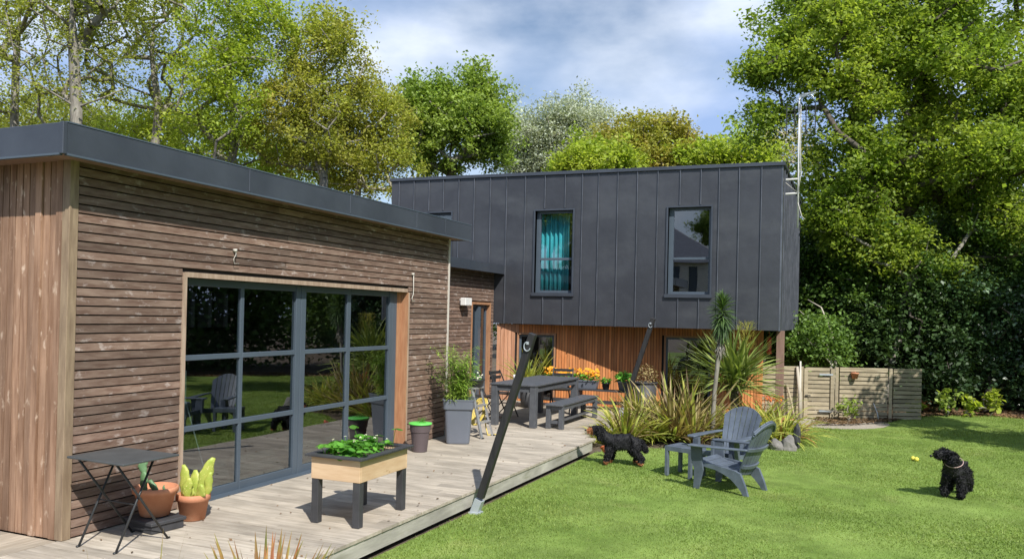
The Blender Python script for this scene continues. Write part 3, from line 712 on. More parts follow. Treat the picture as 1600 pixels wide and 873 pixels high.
for i in range(5): mb.tube([(AX+.05+.05*i-.1, AY-.06-.06*i, 6.44), (AX+.05+.05*i+.1, AY-.06-.06*i, 6.44)], .006, 4)
mb.build('dipole', M['galv'], am)

# ================================================================ FENCE
FB = pD(1250, 575, 18.0); FB.z = 0; fr_ = Vector((rgt.x, rgt.y, 0))
def fpt(px_, off=0, z=0):
    s_ = (px_-1250)*18.0/1254.; q = FB+fr_*s_+Vector((-fr_.y, fr_.x, 0))*off; return Vector((q.x, q.y, z))
def fence_run(px0, px1, label, gate=False, name='wooden_fence', cat='fence'):
    t_ = thing(name, label, cat, tuple(fpt(px0, 0, -.3)), 0, None if gate else 'fence panels along the back')
    mb = MB(); z = -.25
    while z < .86:
        mb.bar(fpt(px0+3 if gate else px0, -.01, z+.04), fpt(px1-3 if gate else px1, -.01, z+.04), .02, .076); z += .096
    mb.build('boards', M['fence'], t_)
    if gate:
        mb = MB()
        for q in (px0+2.5, px1-3): mb.bar(fpt(q, -.04, -.27), fpt(q, -.04, .87), .085, .035, up=(-fr_.y, fr_.x, 0))
        mb.build('stile', M['fence'], t_)
        mb = MB(); mb.bar(fpt(px1-24, -.06, .735), fpt(px1-3, -.06, .735), .012, .035); mb.build('hinge', M['galv'], t_); mb = MB(); mb.bar(fpt(px1-24, -.06, -.08), fpt(px1-3, -.06, -.08), .012, .035); mb.build('hinge', M['galv'], t_)
        mb = MB(); mb.bar(fpt(px0+1, -.085, .26), fpt(px0+9, -.085, .26), .02, .025); mb.bar(fpt(px0+3, -.06, .26), fpt(px0+3, -.085, .26), .02, .02); mb.build('latch', M['black'], t_)
    else:
        mb = MB(); mb.bar(fpt(px0, -.0, .885), fpt(px1, -.0, .885), .05, .03); mb.build('cap_rail', M['fence'], t_)
    return t_
fence_run(1170, 1249, 'slatted fence panel behind the brown support post')
gate = fence_run(1256, 1303, 'slatted wooden garden gate with black latch in the fence', True, 'garden_gate', 'gate')
fence_run(1312, 1387, 'slatted fence panel carrying the hanging terracotta pot')
fence_run(1396, 1440, 'shaded right end slatted fence panel beside dark hedge')
for px_, lb in ((1252.5, 'square fence post at the latch side of the gate'), (1307.5, 'square fence post at the hinge side of the gate'), (1391.5, 'square fence post between the two right fence panels')):
    mb = MB(); mb.bar(fpt(px_, -.02, -.35), fpt(px_, -.02, .9), .07, .07)
    tag(bev(mb.build('fence_post', M['fence'])), lb, 'fence post', 'fence posts')
mb = MB(); c_ = fpt(1333, -.1, .72); mb.lathe([(.001, -.06), (.055, -.06), (.08, .05), (.088, .05), (.088, .075), (.07, .075), (.065, .03), (.001, .03)], tuple(c_), 16); mb.bar(c_+Vector((0, .03, .06)), c_+Vector((0, .13, .12)), .01)
tag(mb.build('hanging_pot', M['terra'], smooth=True), 'small terracotta pot hanging high on the fence', 'flower pot')
# canes and tools leaning by the gate
for k, (pa, pb, z1, lb, m_) in enumerate(((1243, 1249, 1.02, 'tall thin pale stick leaning on the fence left of the gate', 'rope'), (1246, 1244, .9, 'rough pale plank leaning on the fence left of the gate', 'bark_pale'), (1237, 1228, .5, 'short pale stake leaning towards the brown post', 'fence'), (1367, 1364, .12, 'grey metal rod standing in the bed before the fence', 'galv'))):
    p, q = fpt(pa, -.25, -.28), fpt(pb, -.06, z1)
    mb = MB(); mb.tube([p, (p+q)/2+Vector((.02, 0, 0)), q], (.02, .012, .025, .012)[k] if k != 1 else [.05, .045, .03], 6)
    tag(mb.build('garden_stake', M[m_], smooth=True), lb, 'stake')
mb = MB(); c_ = pD(1201.5, 540, 18.3); mb.lathe([(.01, .22), (.05, .2), (.055, .1), (.05, -.1), (.06, -.16), (.03, -.2), (.01, -.2)], tuple(c_), 12); mb.tube([c_+Vector((0, 0, .2)), Vector((c_.x, c_.y, 1.72))], .006, 4)
tag(mb.build('bird_feeder', M['red'], smooth=True), 'red tubular feeder hanging under the overhang by the end wall', 'bird feeder')

# ================================================================ SHADE SAIL POSTS
def sail_post(base, top, lab, wd=.075):
    base, top = Vector(base), Vector(top); t_ = thing('sail_post', lab, 'post', tuple(base), 0, 'leaning shade sail posts')
    mb = MB(); d = (top-base).normalized(); mb.bar(base+d*.17, top, wd, wd, up=(0, 1, 0)); bev(mb.build('post', M['postblack'], t_), .006)
    mb = MB(); mb.bar(base+Vector((-.01, 0, 0)), base+d*.15, wd+.01, wd+.01, up=(0, 1, 0)); mb.box(base.x-.06, base.x+.06, base.y-.06, base.y+.06, base.z-.01, base.z+.012); mb.build('foot', M['galv'], t_)
    mb = MB(); r_ = .035; c_ = top-d*.14+Vector((0, -wd/2-.012, 0))
    mb.tube([c_+Vector((r_*math.cos(t), -.005, r_*math.sin(t)*1.3)) for t in np.linspace(1.8, 5.9, 12)], .006, 6)
    mb.box(c_.x-.012, c_.x+.012, c_.y, c_.y+.02, c_.z+.02, c_.z+.05); mb.build('hook', M['galv'], t_, smooth=False)
b1 = gz(757, 786, -.2); b1.x = -3.64; b1.y = 7.72
sail_post(b1, pY(833, 521, 7.74), 'black leaning post with hook at the near deck edge')
sail_post((-4.12, 15.3, 0), pY(1021, 497, 15.3), 'black leaning post rising behind the phormium clump', .085)

# ================================================================ RAISED PLANTER WITH STRAWBERRIES
zr = .622
PN, PL, PR = gz(565.5, 717.4, zr), gz(475.5, 708, zr), gz(653.8, 694.9, zr)
ex = (PL-PN); ey = (PR-PN); lx, ly = ex.length, ey.length; ex.normalize(); ey = Vector((ex.y, -ex.x, 0))
def pp(u_, v_, z): q = PN+ex*u_+ey*v_; return (q.x, q.y, z)
def pbox(mb, u0, u1, v0, v1, z0, z1): mb.hexa([pp(u0, v0, z0), pp(u0, v1, z0), pp(u1, v1, z0), pp(u1, v0, z0)][::-1], [pp(u0, v0, z1), pp(u0, v1, z1), pp(u1, v1, z1), pp(u1, v0, z1)][::-1])
rp = thing('raised_planter', 'pale timber raised planter box on charcoal legs with black rim', 'planter', pp(lx/2, ly/2, 0))
i_ = .045
mb = MB(); pbox(mb, i_, lx-i_, i_, i_+.02, .40, .60); pbox(mb, i_, lx-i_, ly-i_-.02, ly-i_, .40, .60); pbox(mb, i_, i_+.02, i_+.021, ly-i_-.021, .40, .60); pbox(mb, lx-i_-.02, lx-i_, i_+.021, ly-i_-.021, .40, .60); pbox(mb, i_+.02, lx-i_-.02, i_+.02, ly-i_-.02, .42, .44)
bev(mb.build('box', M['pale_wood'], rp), .003)
mb = MB(); pbox(mb, 0, lx, 0, .075, .601, .622); pbox(mb, 0, lx, ly-.075, ly, .601, .622); pbox(mb, 0, .075, .076, ly-.076, .601, .622); pbox(mb, lx-.075, lx, .076, ly-.076, .601, .622); bev(mb.build('rim', M['blackwood'], rp), .003)
for (u_, v_) in ((i_+.005, i_+.005), (lx-i_-.075, i_+.005), (i_+.005, ly-i_-.075), (lx-i_-.075, ly-i_-.075)):
    mb = MB(); pbox(mb, u_, u_+.07, v_, v_+.07, .002, .399); bev(mb.build('leg', M['blackwood'], rp), .003)
mb = MB(); pbox(mb, i_+.021, lx-i_-.021, i_+.021, ly-i_-.021, .45, .575); mb.build('soil', M['soil'], rp)

def round_leaf(mb, c_, nrm, dr, s_, n=9):
    nrm = Vector(nrm).normalized(); dr = Vector(dr); dr = (dr-nrm*dr.dot(nrm)).normalized(); sd_ = nrm.cross(dr); v = [Vector(c_)-nrm*s_*.12+dr*s_*.5]
    for k in range(n):
        t = 2*math.pi*k/n; r_ = .5*(1+.10*(k % 2)); v.append(Vector(c_)+dr*(s_*.5+math.cos(t)*s_*r_)+sd_*math.sin(t)*s_*r_*.85)
    mb.add(v, [(0, 1+k, 1+(k+1) % n) for k in range(n)])
st = thing('strawberry_plants', 'bright green strawberry plants with white flowers filling the raised planter', 'plants', pp(lx/2, ly/2, .575))
lf, sm, fl = MB(), MB(), MB()
for k in range(88):
    u_ = .10+(lx-.2)*rnd.random(); v_ = .1+(ly-.2)*rnd.random()
    if (u_ < .3 and v_ > .5) and rnd.random() < .6: continue
    o_ = Vector(pp(u_, v_, .575)); hh = .05+.09*rnd.random()+(.1 if rnd.random() < .08 else 0); az = rnd.random()*6.28; sp = .05*rnd.random()+.02
    t_ = o_+Vector((math.cos(az)*sp, math.sin(az)*sp, hh)); sm.tube([o_, (o_+t_)/2+Vector((0, 0, .012)), t_], .0025, 4, cap=False)
    for q in (-1, 0, 1):
        aa = az+q*1.9; dr = (math.cos(aa), math.sin(aa), -.25-.2*rnd.random()); round_leaf(lf, t_, (math.cos(aa)*.35+rnd.gauss(0, .25), math.sin(aa)*.35+rnd.gauss(0, .25), 1), dr, .05+.03*rnd.random())
for k in range(10):
    o_ = Vector(pp(.12+(lx-.24)*rnd.random(), .12+(ly-.24)*rnd.random(), .575)); t_ = o_+Vector((rnd.gauss(0, .03), rnd.gauss(0, .03), .13+.07*rnd.random())); sm.tube([o_, t_], .0022, 4, cap=False)
    fl = MB(); fl.lathe([(.001, -.001), (.004, 0), (.001, .003)], tuple(t_), 6)
    for q in range(5): round_leaf(fl, t_, (rnd.gauss(0, .2), rnd.gauss(0, .2), 1), (math.cos(q*1.256), math.sin(q*1.256), 0), .015, 6)
    fl.build('flower', M['fl_white'], st)
lf.build('leaves', M['lf_straw'], st); sm.build('stems', M['lf_straw'], st)

# ================================================================ BISTRO TABLE
bt = thing('bistro_table', 'black folding metal bistro table standing against the slatted wall', 'table', (-5.25, 4.65, 0))
mb = MB(); c4_ = [(-5.63, 4.43), (-4.985, 4.395), (-4.975, 4.93), (-5.635, 4.94)]
mb.hexa([(x, y, .705) for x, y in c4_], [(x, y, .722) for x, y in c4_]); bev(mb.build('table_top', M['greytop'], bt), .004)
for x in (-5.16, -5.56):
    for (ya, yb) in ((4.51, 4.87), (5.0, 4.47)):
        mb = MB(); xo = x+(.012 if ya > 4.9 else -.012); mb.tube([(xo, ya, .004), (xo, yb, .703)], .0095, 6); mb.tube([(xo-.0, ya-.012*(1 if ya < 4.9 else -1)*1.5, .008), (xo, ya+.01, .008)], .010, 6); mb.build('leg', M['black'], bt, smooth=True)
mb = MB(); mb.tube([(-5.56, 4.69, .34), (-5.16, 4.69, .34)], .006, 6); mb.build('stretcher', M['black'], bt); mb = MB(); mb.tube([(-5.5, 4.95, .06), (-5.15, 4.95, .06)], .006, 6); mb.build('stretcher', M['black'], bt)

# ================================================================ POTS WITH CACTI
def pot_mb(r0, r1, h, rim=.03, th=.012):
    mb = MB(); mb.lathe([(r0*.9, .003), (r0, .008), (r0+(r1-r0)*.78, h-rim), (r1*.95, h-rim), (r1+.006, h-rim+.004), (r1+.008, h-.006), (r1, h), (r1-th, h), (r1-th*1.3, h-.035), (.001, h-.035)], (0, 0, 0), 32); return mb
def paddle(mb, base, h, w_, az, lean, th=.016):
    d = Vector((math.cos(az)*math.sin(lean), math.sin(az)*math.sin(lean), math.cos(lean))); jj = .35+.55*math.sin(az*7.3); s_ = Vector((math.cos(jj), math.sin(jj), 0)); s_ = (s_-d*s_.dot(d)).normalized(); q = d.cross(s_)
    n, m_ = 12, 10; v = []
    for i in range(m_+1):
        t = i/m_; rr = max(.04, math.sin(math.pi*min(1, .1+t*.9))**.6*(.62+.38*t))*w_/2
        if i == m_: rr = w_*.12
        for k in range(n): g = 2*math.pi*k/n; rq = rr*(1+.13*math.sin(t*19+az*5+(0 if math.cos(g) > 0 else 2))); v.append(Vector(base)+d*h*t+s_*(math.cos(g)*rq+.012*math.sin(t*5+az*3))+q*math.sin(g)*th*(.5+rr/w_))
    mb.add(v, [(i*n+k, i*n+(k+1) % n, (i+1)*n+(k+1) % n, (i+1)*n+k) for i in range(m_) for k in range(n)]+[tuple(reversed(range(n))), tuple(m_*n+k for k in range(n))])
cp = thing('potted_cactus', 'terracotta pot with tall yellow green paddle cactus beside the window', 'potted plant', (-5.435, 5.56, 0))
pot_mb(.105, .142, .235, .06).build('pot', M['terra'], cp, world=False, smooth=True)
mb = MB(); mb.lathe([(.001, .19), (.118, .195), (.001, .2)], (0, 0, 0), 16); mb.build('soil', M['soil'], cp, world=False)
mb = MB(); rc = random.Random(3)
for (x, y, h, w_, az, le_) in ((-.05, -.02, .30, .085, 3.4, .14), (-.02, .04, .24, .09, 2.2, .2), (.05, .02, .2, .07, .4, .5), (.04, 0, .40, .095, .3, .38), (.0, -.05, .2, .075, 5.2, .15), (.07, -.03, .17, .07, 6, .55), (-.08, .02, .19, .06, 3.2, .05), (.02, .06, .33, .07, 1, .2), (-.01, -.02, .16, .08, 4.2, .1), (.085, .02, .26, .06, .1, .35)):
    paddle(mb, (x*1.15, y*1.15, .19), h, w_*1.5, az, le_, .02)
mb.build('cactus', M['lf_cactus'], cp, world=False, smooth=True)
tr_ = thing('plinth', 'low dark grey square plinth under the round cactus pot', 'plinth', (-5.50, 5.19, 0), R(-8))
mb = MB(); mb.box(-.2, .2, -.17, .17, .07, .10); mb.box(-.185, .185, -.155, .155, .002, .069); bev(mb.build('block', M['blackwood'], tr_, world=False), .005)
c2_ = thing('potted_cactus', 'wide terracotta pot with blue green prickly pear on the dark plinth', 'potted plant', (-5.53, 5.22, .101))
pot_mb(.12, .18, .25, .05).build('pot', M['terra'], c2_, world=False, smooth=True)
mb = MB(); mb.lathe([(.001, .2), (.16, .2), (.001, .205)], (0, 0, 0), 16); mb.build('soil', M['soil'], c2_, world=False)
mb = MB(); paddle(mb, (-.06, -.05, .19), .2, .12, 3.3, .2, .02); paddle(mb, (-.075, -.055, .36), .14, .1, 3.0, .15, .02); paddle(mb, (.02, -.02, .19), .13, .1, 4.2, .3, .02); paddle(mb, (.1, 0, .19), .08, .03, .2, .1); mb.build('cactus', M['lf_cactusb'], c2_, world=False, smooth=True)

# ================================================================ BIN, TALL PLANTER WITH BAMBOO, STEPLADDER
bn = thing('plant_tub', 'taupe round plastic tub with bright green rim beside the wall', 'tub', (-5.44, 9.69, 0))
mb = MB(); mb.lathe([(.095, .002), (.1, .006), (.128, .27), (.137, .275), (.145, .375), (.001, .375)], (0, 0, 0), 28); mb.build('tub', M['brown_pl'], bn, world=False, smooth=False)
mb = MB(); mb.lathe([(.13, .376), (.158, .376), (.163, .385), (.158, .396), (.12, .400), (.06, .396), (.001, .395)], (0, 0, 0), 32); mb.build('rim', M['green_pl'], bn, world=False, smooth=True)
mb = MB()
for k in range(16):
    az = rnd.random()*6.28; o_ = Vector((rnd.gauss(0, .03), rnd.gauss(0, .03)+.04, .395)); t_ = o_+Vector((math.cos(az)*.03, math.sin(az)*.03, .03+.05*rnd.random())); mb.tube([o_, t_], .002, 4, cap=False); round_leaf(mb, t_, (0, 0, 1), (math.cos(az), math.sin(az), .2), .02, 6)
mb.build('seedling', M['lf_straw'], bn, world=False)
TP = thing('bamboo_planter', 'tall tapered grey planter with bushy bamboo beside the slatted wall', 'potted plant', (-5.34, 10.66, 0), R(24))
mb = MB(); b0_, t0_ = .165, .215
def sq(h, z, r_=.045):
    o_ = []
    for (sx, sy) in ((-1, -1), (1, -1), (1, 1), (-1, 1)):
        for k in range(4):
            t = math.atan2(sy, sx)+(-45+30*k)*math.pi/180; o_.append((sx*(h-r_)+r_*math.cos(t), sy*(h-r_)+r_*math.sin(t), z))
    return o_
prof = [(b0_, .004), (b0_+.005, .02), (b0_+.036, .50), (t0_, .505), (t0_+.006, .515), (t0_+.012, .63), (t0_+.018, .635), (t0_+.018, .655), (t0_, .655), (t0_-.02, .60)]
v = []; 
for h, z in prof: v += sq(h, z)
n = 16; mb.add(v, [(i*n+k, i*n+(k+1) % n, (i+1)*n+(k+1) % n, (i+1)*n+k) for i in range(len(prof)-1) for k in range(n)]+[tuple(reversed(range(n))), tuple((len(prof)-1)*n+k for k in range(n))])
mb.build('pot', M['plastic_grey'], TP, world=False)
cm, lfm = MB(), MB(); rb = random.Random(11)
for k in range(74):
    o_ = Vector((rb.gauss(0, .08), rb.gauss(0, .08), .6)); az = rb.random()*6.28; h = .35+.62*rb.random(); sp = (.08+.32*rb.random())
    pts = [o_+Vector((math.cos(az)*sp*t**1.6, math.sin(az)*sp*t**1.6, h*t-(.1*t**3))) for t in np.linspace(0, 1, 7)]
    cm.tube(pts, [.005, .0045, .004, .0035, .003, .002, .001], 4, cap=False)
    for i in range(46):
        t = .06+.94*rb.random(); j_ = min(5, int(t*6)); q = pts[j_].lerp(pts[j_+1], t*6-j_)
        a2 = rb.random()*6.28; lfm.strap(q+Vector((rb.gauss(0, .025), rb.gauss(0, .025), 0)), a2, .5*rb.random()-.3, .085+.06*rb.random(), .013+.005*rb.random(), .8, 2, 0, .1)
cm.build('canes', M['lf_bamboo'], TP, world=False); lfm.build('foliage', M['lf_bamboo'], TP, world=False)

sl = thing('stepladder', 'small aluminium stepladder standing behind the bamboo planter', 'stepladder', (-5.45, 11.35, 0), R(0))
mb = MB()
for s_ in (-.2, .2):
    mb.bar((.27, s_, .004), (.06, s_*.75, .74), .05, .022); mb.bar((-.25, s_, .004), (-.02, s_*.75, .74), .03, .02)
mb.build('side_rail', M['alum'], sl, world=False)
for z, xx in ((.22, .205), (.47, .135)):
    mb = MB(); mb.box(xx-.045, xx+.035, -.18, .18, z, z+.025); mb.build('tread', M['alum'], sl, world=False)
mb = MB(); mb.box(-.09, .12, -.17, .17, .742, .77); bev(mb.build('platform', M['alum'], sl, world=False))
for (x, y) in ((.27, .2), (.27, -.2), (-.25, .2), (-.25, -.2)):
    mb = MB(); mb.box(x-.03, x+.03, y-.02, y+.02, .001, .02); mb.build('foot', M['black'], sl, world=False)
fp_ = thing('potted_plant', 'black bowl of white and pale green flowers standing on the stepladder', 'potted plant', (-5.40, 11.35, .772))
pot_mb(.10, .14, .12, .02).build('pot', M['black'], fp_, world=False, smooth=True)
lf, fl = MB(), MB()
for k in range(60):
    az = rnd.random()*6.28; r_ = .11*rnd.random(); t_ = Vector((math.cos(az)*r_, math.sin(az)*r_, .11+.11*rnd.random())); round_leaf(lf if k % 3 else fl, t_, (rnd.gauss(0, .6), rnd.gauss(0, .6), 1), (math.cos(az), math.sin(az), 0), .035, 7)
lf.build('leaves', M['lf_straw'], fp_, world=False); fl.build('flowers', M['fl_white'], fp_, world=False)
hs = MB(); pts = [(-5.50+.10*math.cos(t)+.02*t/6, 11.62+.12*math.sin(t), .35+.20*math.sin(t*1.02)) for t in np.linspace(0, 25, 90)]
pts += [(-5.36, 11.6, .35), (-5.30, 11.55, .12), (-5.24, 11.5, .012), (-5.15, 11.62, .012), (-5.0, 11.6, .012)]
hs.tube(pts, .011, 6)
tag(hs.build('garden_hose', M['hose'], smooth=True), 'yellow coiled garden hose hanging behind the stepladder', 'hose')

# ================================================================ DINING TABLE, BENCH, FOLDING CHAIRS
dt = thing('dining_table', 'long slate grey outdoor dining table on the far deck', 'table', (-5.28, 13.72, 0), R(-1))
mb = MB()
for k in range(5): mb.box(-.425+.171*k, -.425+.171*k+.166, -1.11, 1.11, .70, .73)
bev(mb.build('table_top', M['greywood'], dt, world=False), .004)
mb = MB(); mb.box(-.39, -.365, -1.07, 1.07, .60, .699); mb.box(.365, .39, -1.07, 1.07, .60, .699); mb.box(-.364, .364, -1.07, -1.045, .60, .699); mb.box(-.364, .364, 1.045, 1.07, .60, .699); mb.build('apron', M['greywood'], dt, world=False)
for (x, y) in ((-.36, -1.04), (.36, -1.04), (.36, 1.04), (-.36, 1.04)):
    mb = MB(); mb.box(x-.055, x+.055, y-.055, y+.055, .002, .699); bev(mb.build('leg', M['greywood'], dt, world=False), .004)
bh = thing('bench', 'slate grey wooden bench in front of the dining table', 'bench', (-4.57, 13.68, 0), R(-1))
mb = MB()
for k in range(2): mb.box(-.16+.163*k, -.16+.163*k+.158, -.98, .98, .39, .42)
bev(mb.build('seat', M['greywood'], bh, world=False), .004)
mb = MB(); mb.box(-.14, -.12, -.93, .93, .32, .389); mb.box(.12, .14, -.93, .93, .32, .389); mb.box(-.119, .119, -.93, -.91, .32, .389); mb.box(-.119, .119, .91, .93, .32, .389); mb.build('apron', M['greywood'], bh, world=False)
for (x, y) in ((-.115, -.9), (.115, -.9), (.115, .9), (-.115, .9)):
    mb = MB(); mb.box(x-.04, x+.04, y-.04, y+.04, .002, .389); bev(mb.build('leg', M['greywood'], bh, world=False), .004)
mb = MB(); mb.box(-.075, .075, -.915, -.885, .09, .14); mb.box(-.075, .075, .885, .915, .09, .14); mb.box(-.03, .03, -.88, .88, .095, .135); mb.build('stretcher', M['greywood'], bh, world=False)
def folding_chair(loc, rz, lab):
    t_ = thing('folding_chair', lab, 'chair', loc, rz, 'black folding chairs around the dining table')
    mb = MB()
    for k in range(4): mb.box(-.2+.1*k, -.2+.1*k+.085, -.2, .2, .44, .455)
    mb.build('seat', M['black'], t_, world=False)
    for s_ in (-.2, .2):
        mb = MB(); mb.bar((.2, s_, .003), (-.22, s_, .86), .025, .014); mb.build('leg', M['black'], t_, world=False)
        mb = MB(); mb.bar((-.24, s_*.9, .003), (.18, s_*.9, .44), .025, .014); mb.build('leg', M['black'], t_, world=False)
    mb = MB(); mb.bar((-.215, -.2, .82), (-.215, .2, .82), .018, .055); mb.bar((-.195, -.2, .73), (-.195, .2, .73), .018, .055); mb.build('backrest', M['black'], t_, world=False)
    return t_
folding_chair((-5.98, 13.0, 0), R(20), 'black folding chair at the near left corner of the dining table')
folding_chair((-5.95, 13.75, 0), R(-5), 'black folding chair half hidden along the wall side of the dining table')
folding_chair((-5.3, 15.1, 0), R(-80), 'black folding chair at the far end of the dining table')
for (x, y, h, lb) in ((-5.42, 13.2, .055, 'tiny white cup nearer the front edge of the dining table'), (-5.68, 13.6, .08, 'small white cup at the left side of the dining table')):
    mb = MB(); mb.lathe([(.02, .001), (.028, .01), (.034, h), (.030, h), (.02, .012), (.001, .012)], (x, y, .731), 14); tag(mb.build('cup', M['white'], smooth=True), lb, 'cup')

# plant shelf along the far deck edge
ps = thing('plant_shelf', 'long low dark shelf of flower pots at the far end of the deck', 'shelf', (-5.1, 15.95, 0))
SY = 15.95
mb = MB(); mb.box(-6.3, -4.1, SY-.13, SY+.13, .385, .415); bev(mb.build('shelf_board', M['blackwood'], ps), .004)
mb = MB(); mb.box(-6.28, -4.12, SY-.02, SY+.02, .12, .19); mb.build('stretcher', M['blackwood'], ps)
for x in (-6.25, -5.2, -4.16):
    mb = MB(); mb.box(x-.035, x+.035, SY-.1, SY+.1, .002, .384); mb.build('leg', M['blackwood'], ps)
def flower_box(x0, x1, lab):
    t_ = thing('flower_box', lab, 'flower box', ((x0+x1)/2, SY, .416), 0, 'orange flower boxes on the shelf')
    mb = MB(); mb.hexa([(x0+.03, SY-.08, .418), (x1-.03, SY-.08, .418), (x1-.03, SY+.08, .418), (x0+.03, SY+.08, .418)], [(x0, SY-.1, .59), (x1, SY-.1, .59), (x1, SY+.1, .59), (x0, SY+.1, .59)]); mb.box(x0-.01, x1+.01, SY-.11, SY-.1, .565, .6); bev(mb.build('trough', M['plastic_grey'], t_))
    lf, fl = MB(), MB()
    for k in range(230):
        x = x0+(x1-x0)*rnd.random(); y = SY+rnd.gauss(0, .07); z = .62+.12*rnd.random(); az = rnd.random()*6.28
        round_leaf(lf, (x, y, z-.03), (rnd.gauss(0, .6), rnd.gauss(0, .6), 1), (math.cos(az), math.sin(az), 0), .05, 6)
    for k in range(int((x1-x0)*85)):
        x = x0+(x1-x0)*rnd.random(); y = SY-.12+.22*rnd.random(); z = .70+.13*rnd.random()-.2*max(0, SY-.05-y)
        nn = Vector((rnd.gauss(0, .4), -.6+rnd.gauss(0, .4), .7))
        for q in range(5):
            az = q*1.256; d_ = Vector((math.cos(az), math.sin(az)*.7, math.sin(az)*.7)); round_leaf(fl, (x, y, z), nn, d_, .034, 6)
    lf.build('leaves', M['lf_straw'], t_); fl.build('flowers', M['fl_orange'], t_)
flower_box(-5.95, -5.42, 'left grey trough of orange flowers behind the table end')
flower_box(-5.38, -4.80, 'right grey trough of orange flowers in the middle of the shelf')
def leafy_pot(name, lab, loc, r0, r1, h, potm, leafm, n, sp, hh, ls, straps=0, cat='potted plant', wl=.03, seed=1):
    t_ = thing(name, lab, cat, loc); rr = random.Random(seed)
    pot_mb(r0, r1, h, .03).build('pot', M[potm], t_, world=False, smooth=True)
    mb = MB()
    for k in range(n):
        az = rr.random()*6.28
        if straps: mb.strap((rr.gauss(0, r1*.25), rr.gauss(0, r1*.25), h-.03), az, 1.45-.9*rr.random()**1.3, hh*(.6+.5*rr.random()), wl, .35+.6*rr.random(), 5, rr.gauss(0, .4))
        else:
            r_ = sp*rr.random()**.6; e = rr.random(); p = Vector((math.cos(az)*r_, math.sin(az)*r_, h+hh*e*math.sqrt(max(0, 1-(r_/sp)**2*.7))))
            round_leaf(mb, p, (math.cos(az)*.5+rr.gauss(0, .4), math.sin(az)*.5+rr.gauss(0, .4), 1), (math.cos(az), math.sin(az), rr.gauss(0, .3)), ls*(.7+.6*rr.random()), 7)
    mb.build('foliage', M[leafm], t_, world=False); return t_
leafy_pot('potted_plant', 'small black pot of green leaves right of the orange flower troughs', (-4.63, SY, .417), .06, .085, .15, 'black', 'lf_straw', 70, .09, .12, .045, seed=2)
leafy_pot('potted_plant', 'grey pot with bright green leafy plant at right end of the shelf', (-4.26, SY, .417), .09, .135, .2, 'plastic_grey', 'lf_straw', 150, .17, .2, .07, seed=3)
leafy_pot('potted_plant', 'large square shouldered grey tub with brownish shrub behind the leaning post', (-3.74, 15.6, -.2), .2, .25, .85, 'blackwood', 'lf_phor', 420, .26, .36, .03, seed=4)
leafy_pot('potted_plant', 'purple pot of pale yellow flowers behind the table', (-5.98, 15.45, .3), .09, .12, .25, 'purple', 'fl_white', 40, .12, .1, .03, seed=5)
leafy_pot('potted_plant', 'spiky yellow green phormium pot in front of the lower window', (-6.15, 15.5, .0), .16, .2, .38, 'blackwood', 'lf_yel', 70, .2, .95, .05, straps=1, wl=.045, seed=6)
mb = MB(); mb.box(-6.1, -5.86, 15.33, 15.57, .002, .298); tag(bev(mb.build('plant_stand', M['blackwood'])), 'small dark block carrying the purple pot', 'plant stand')

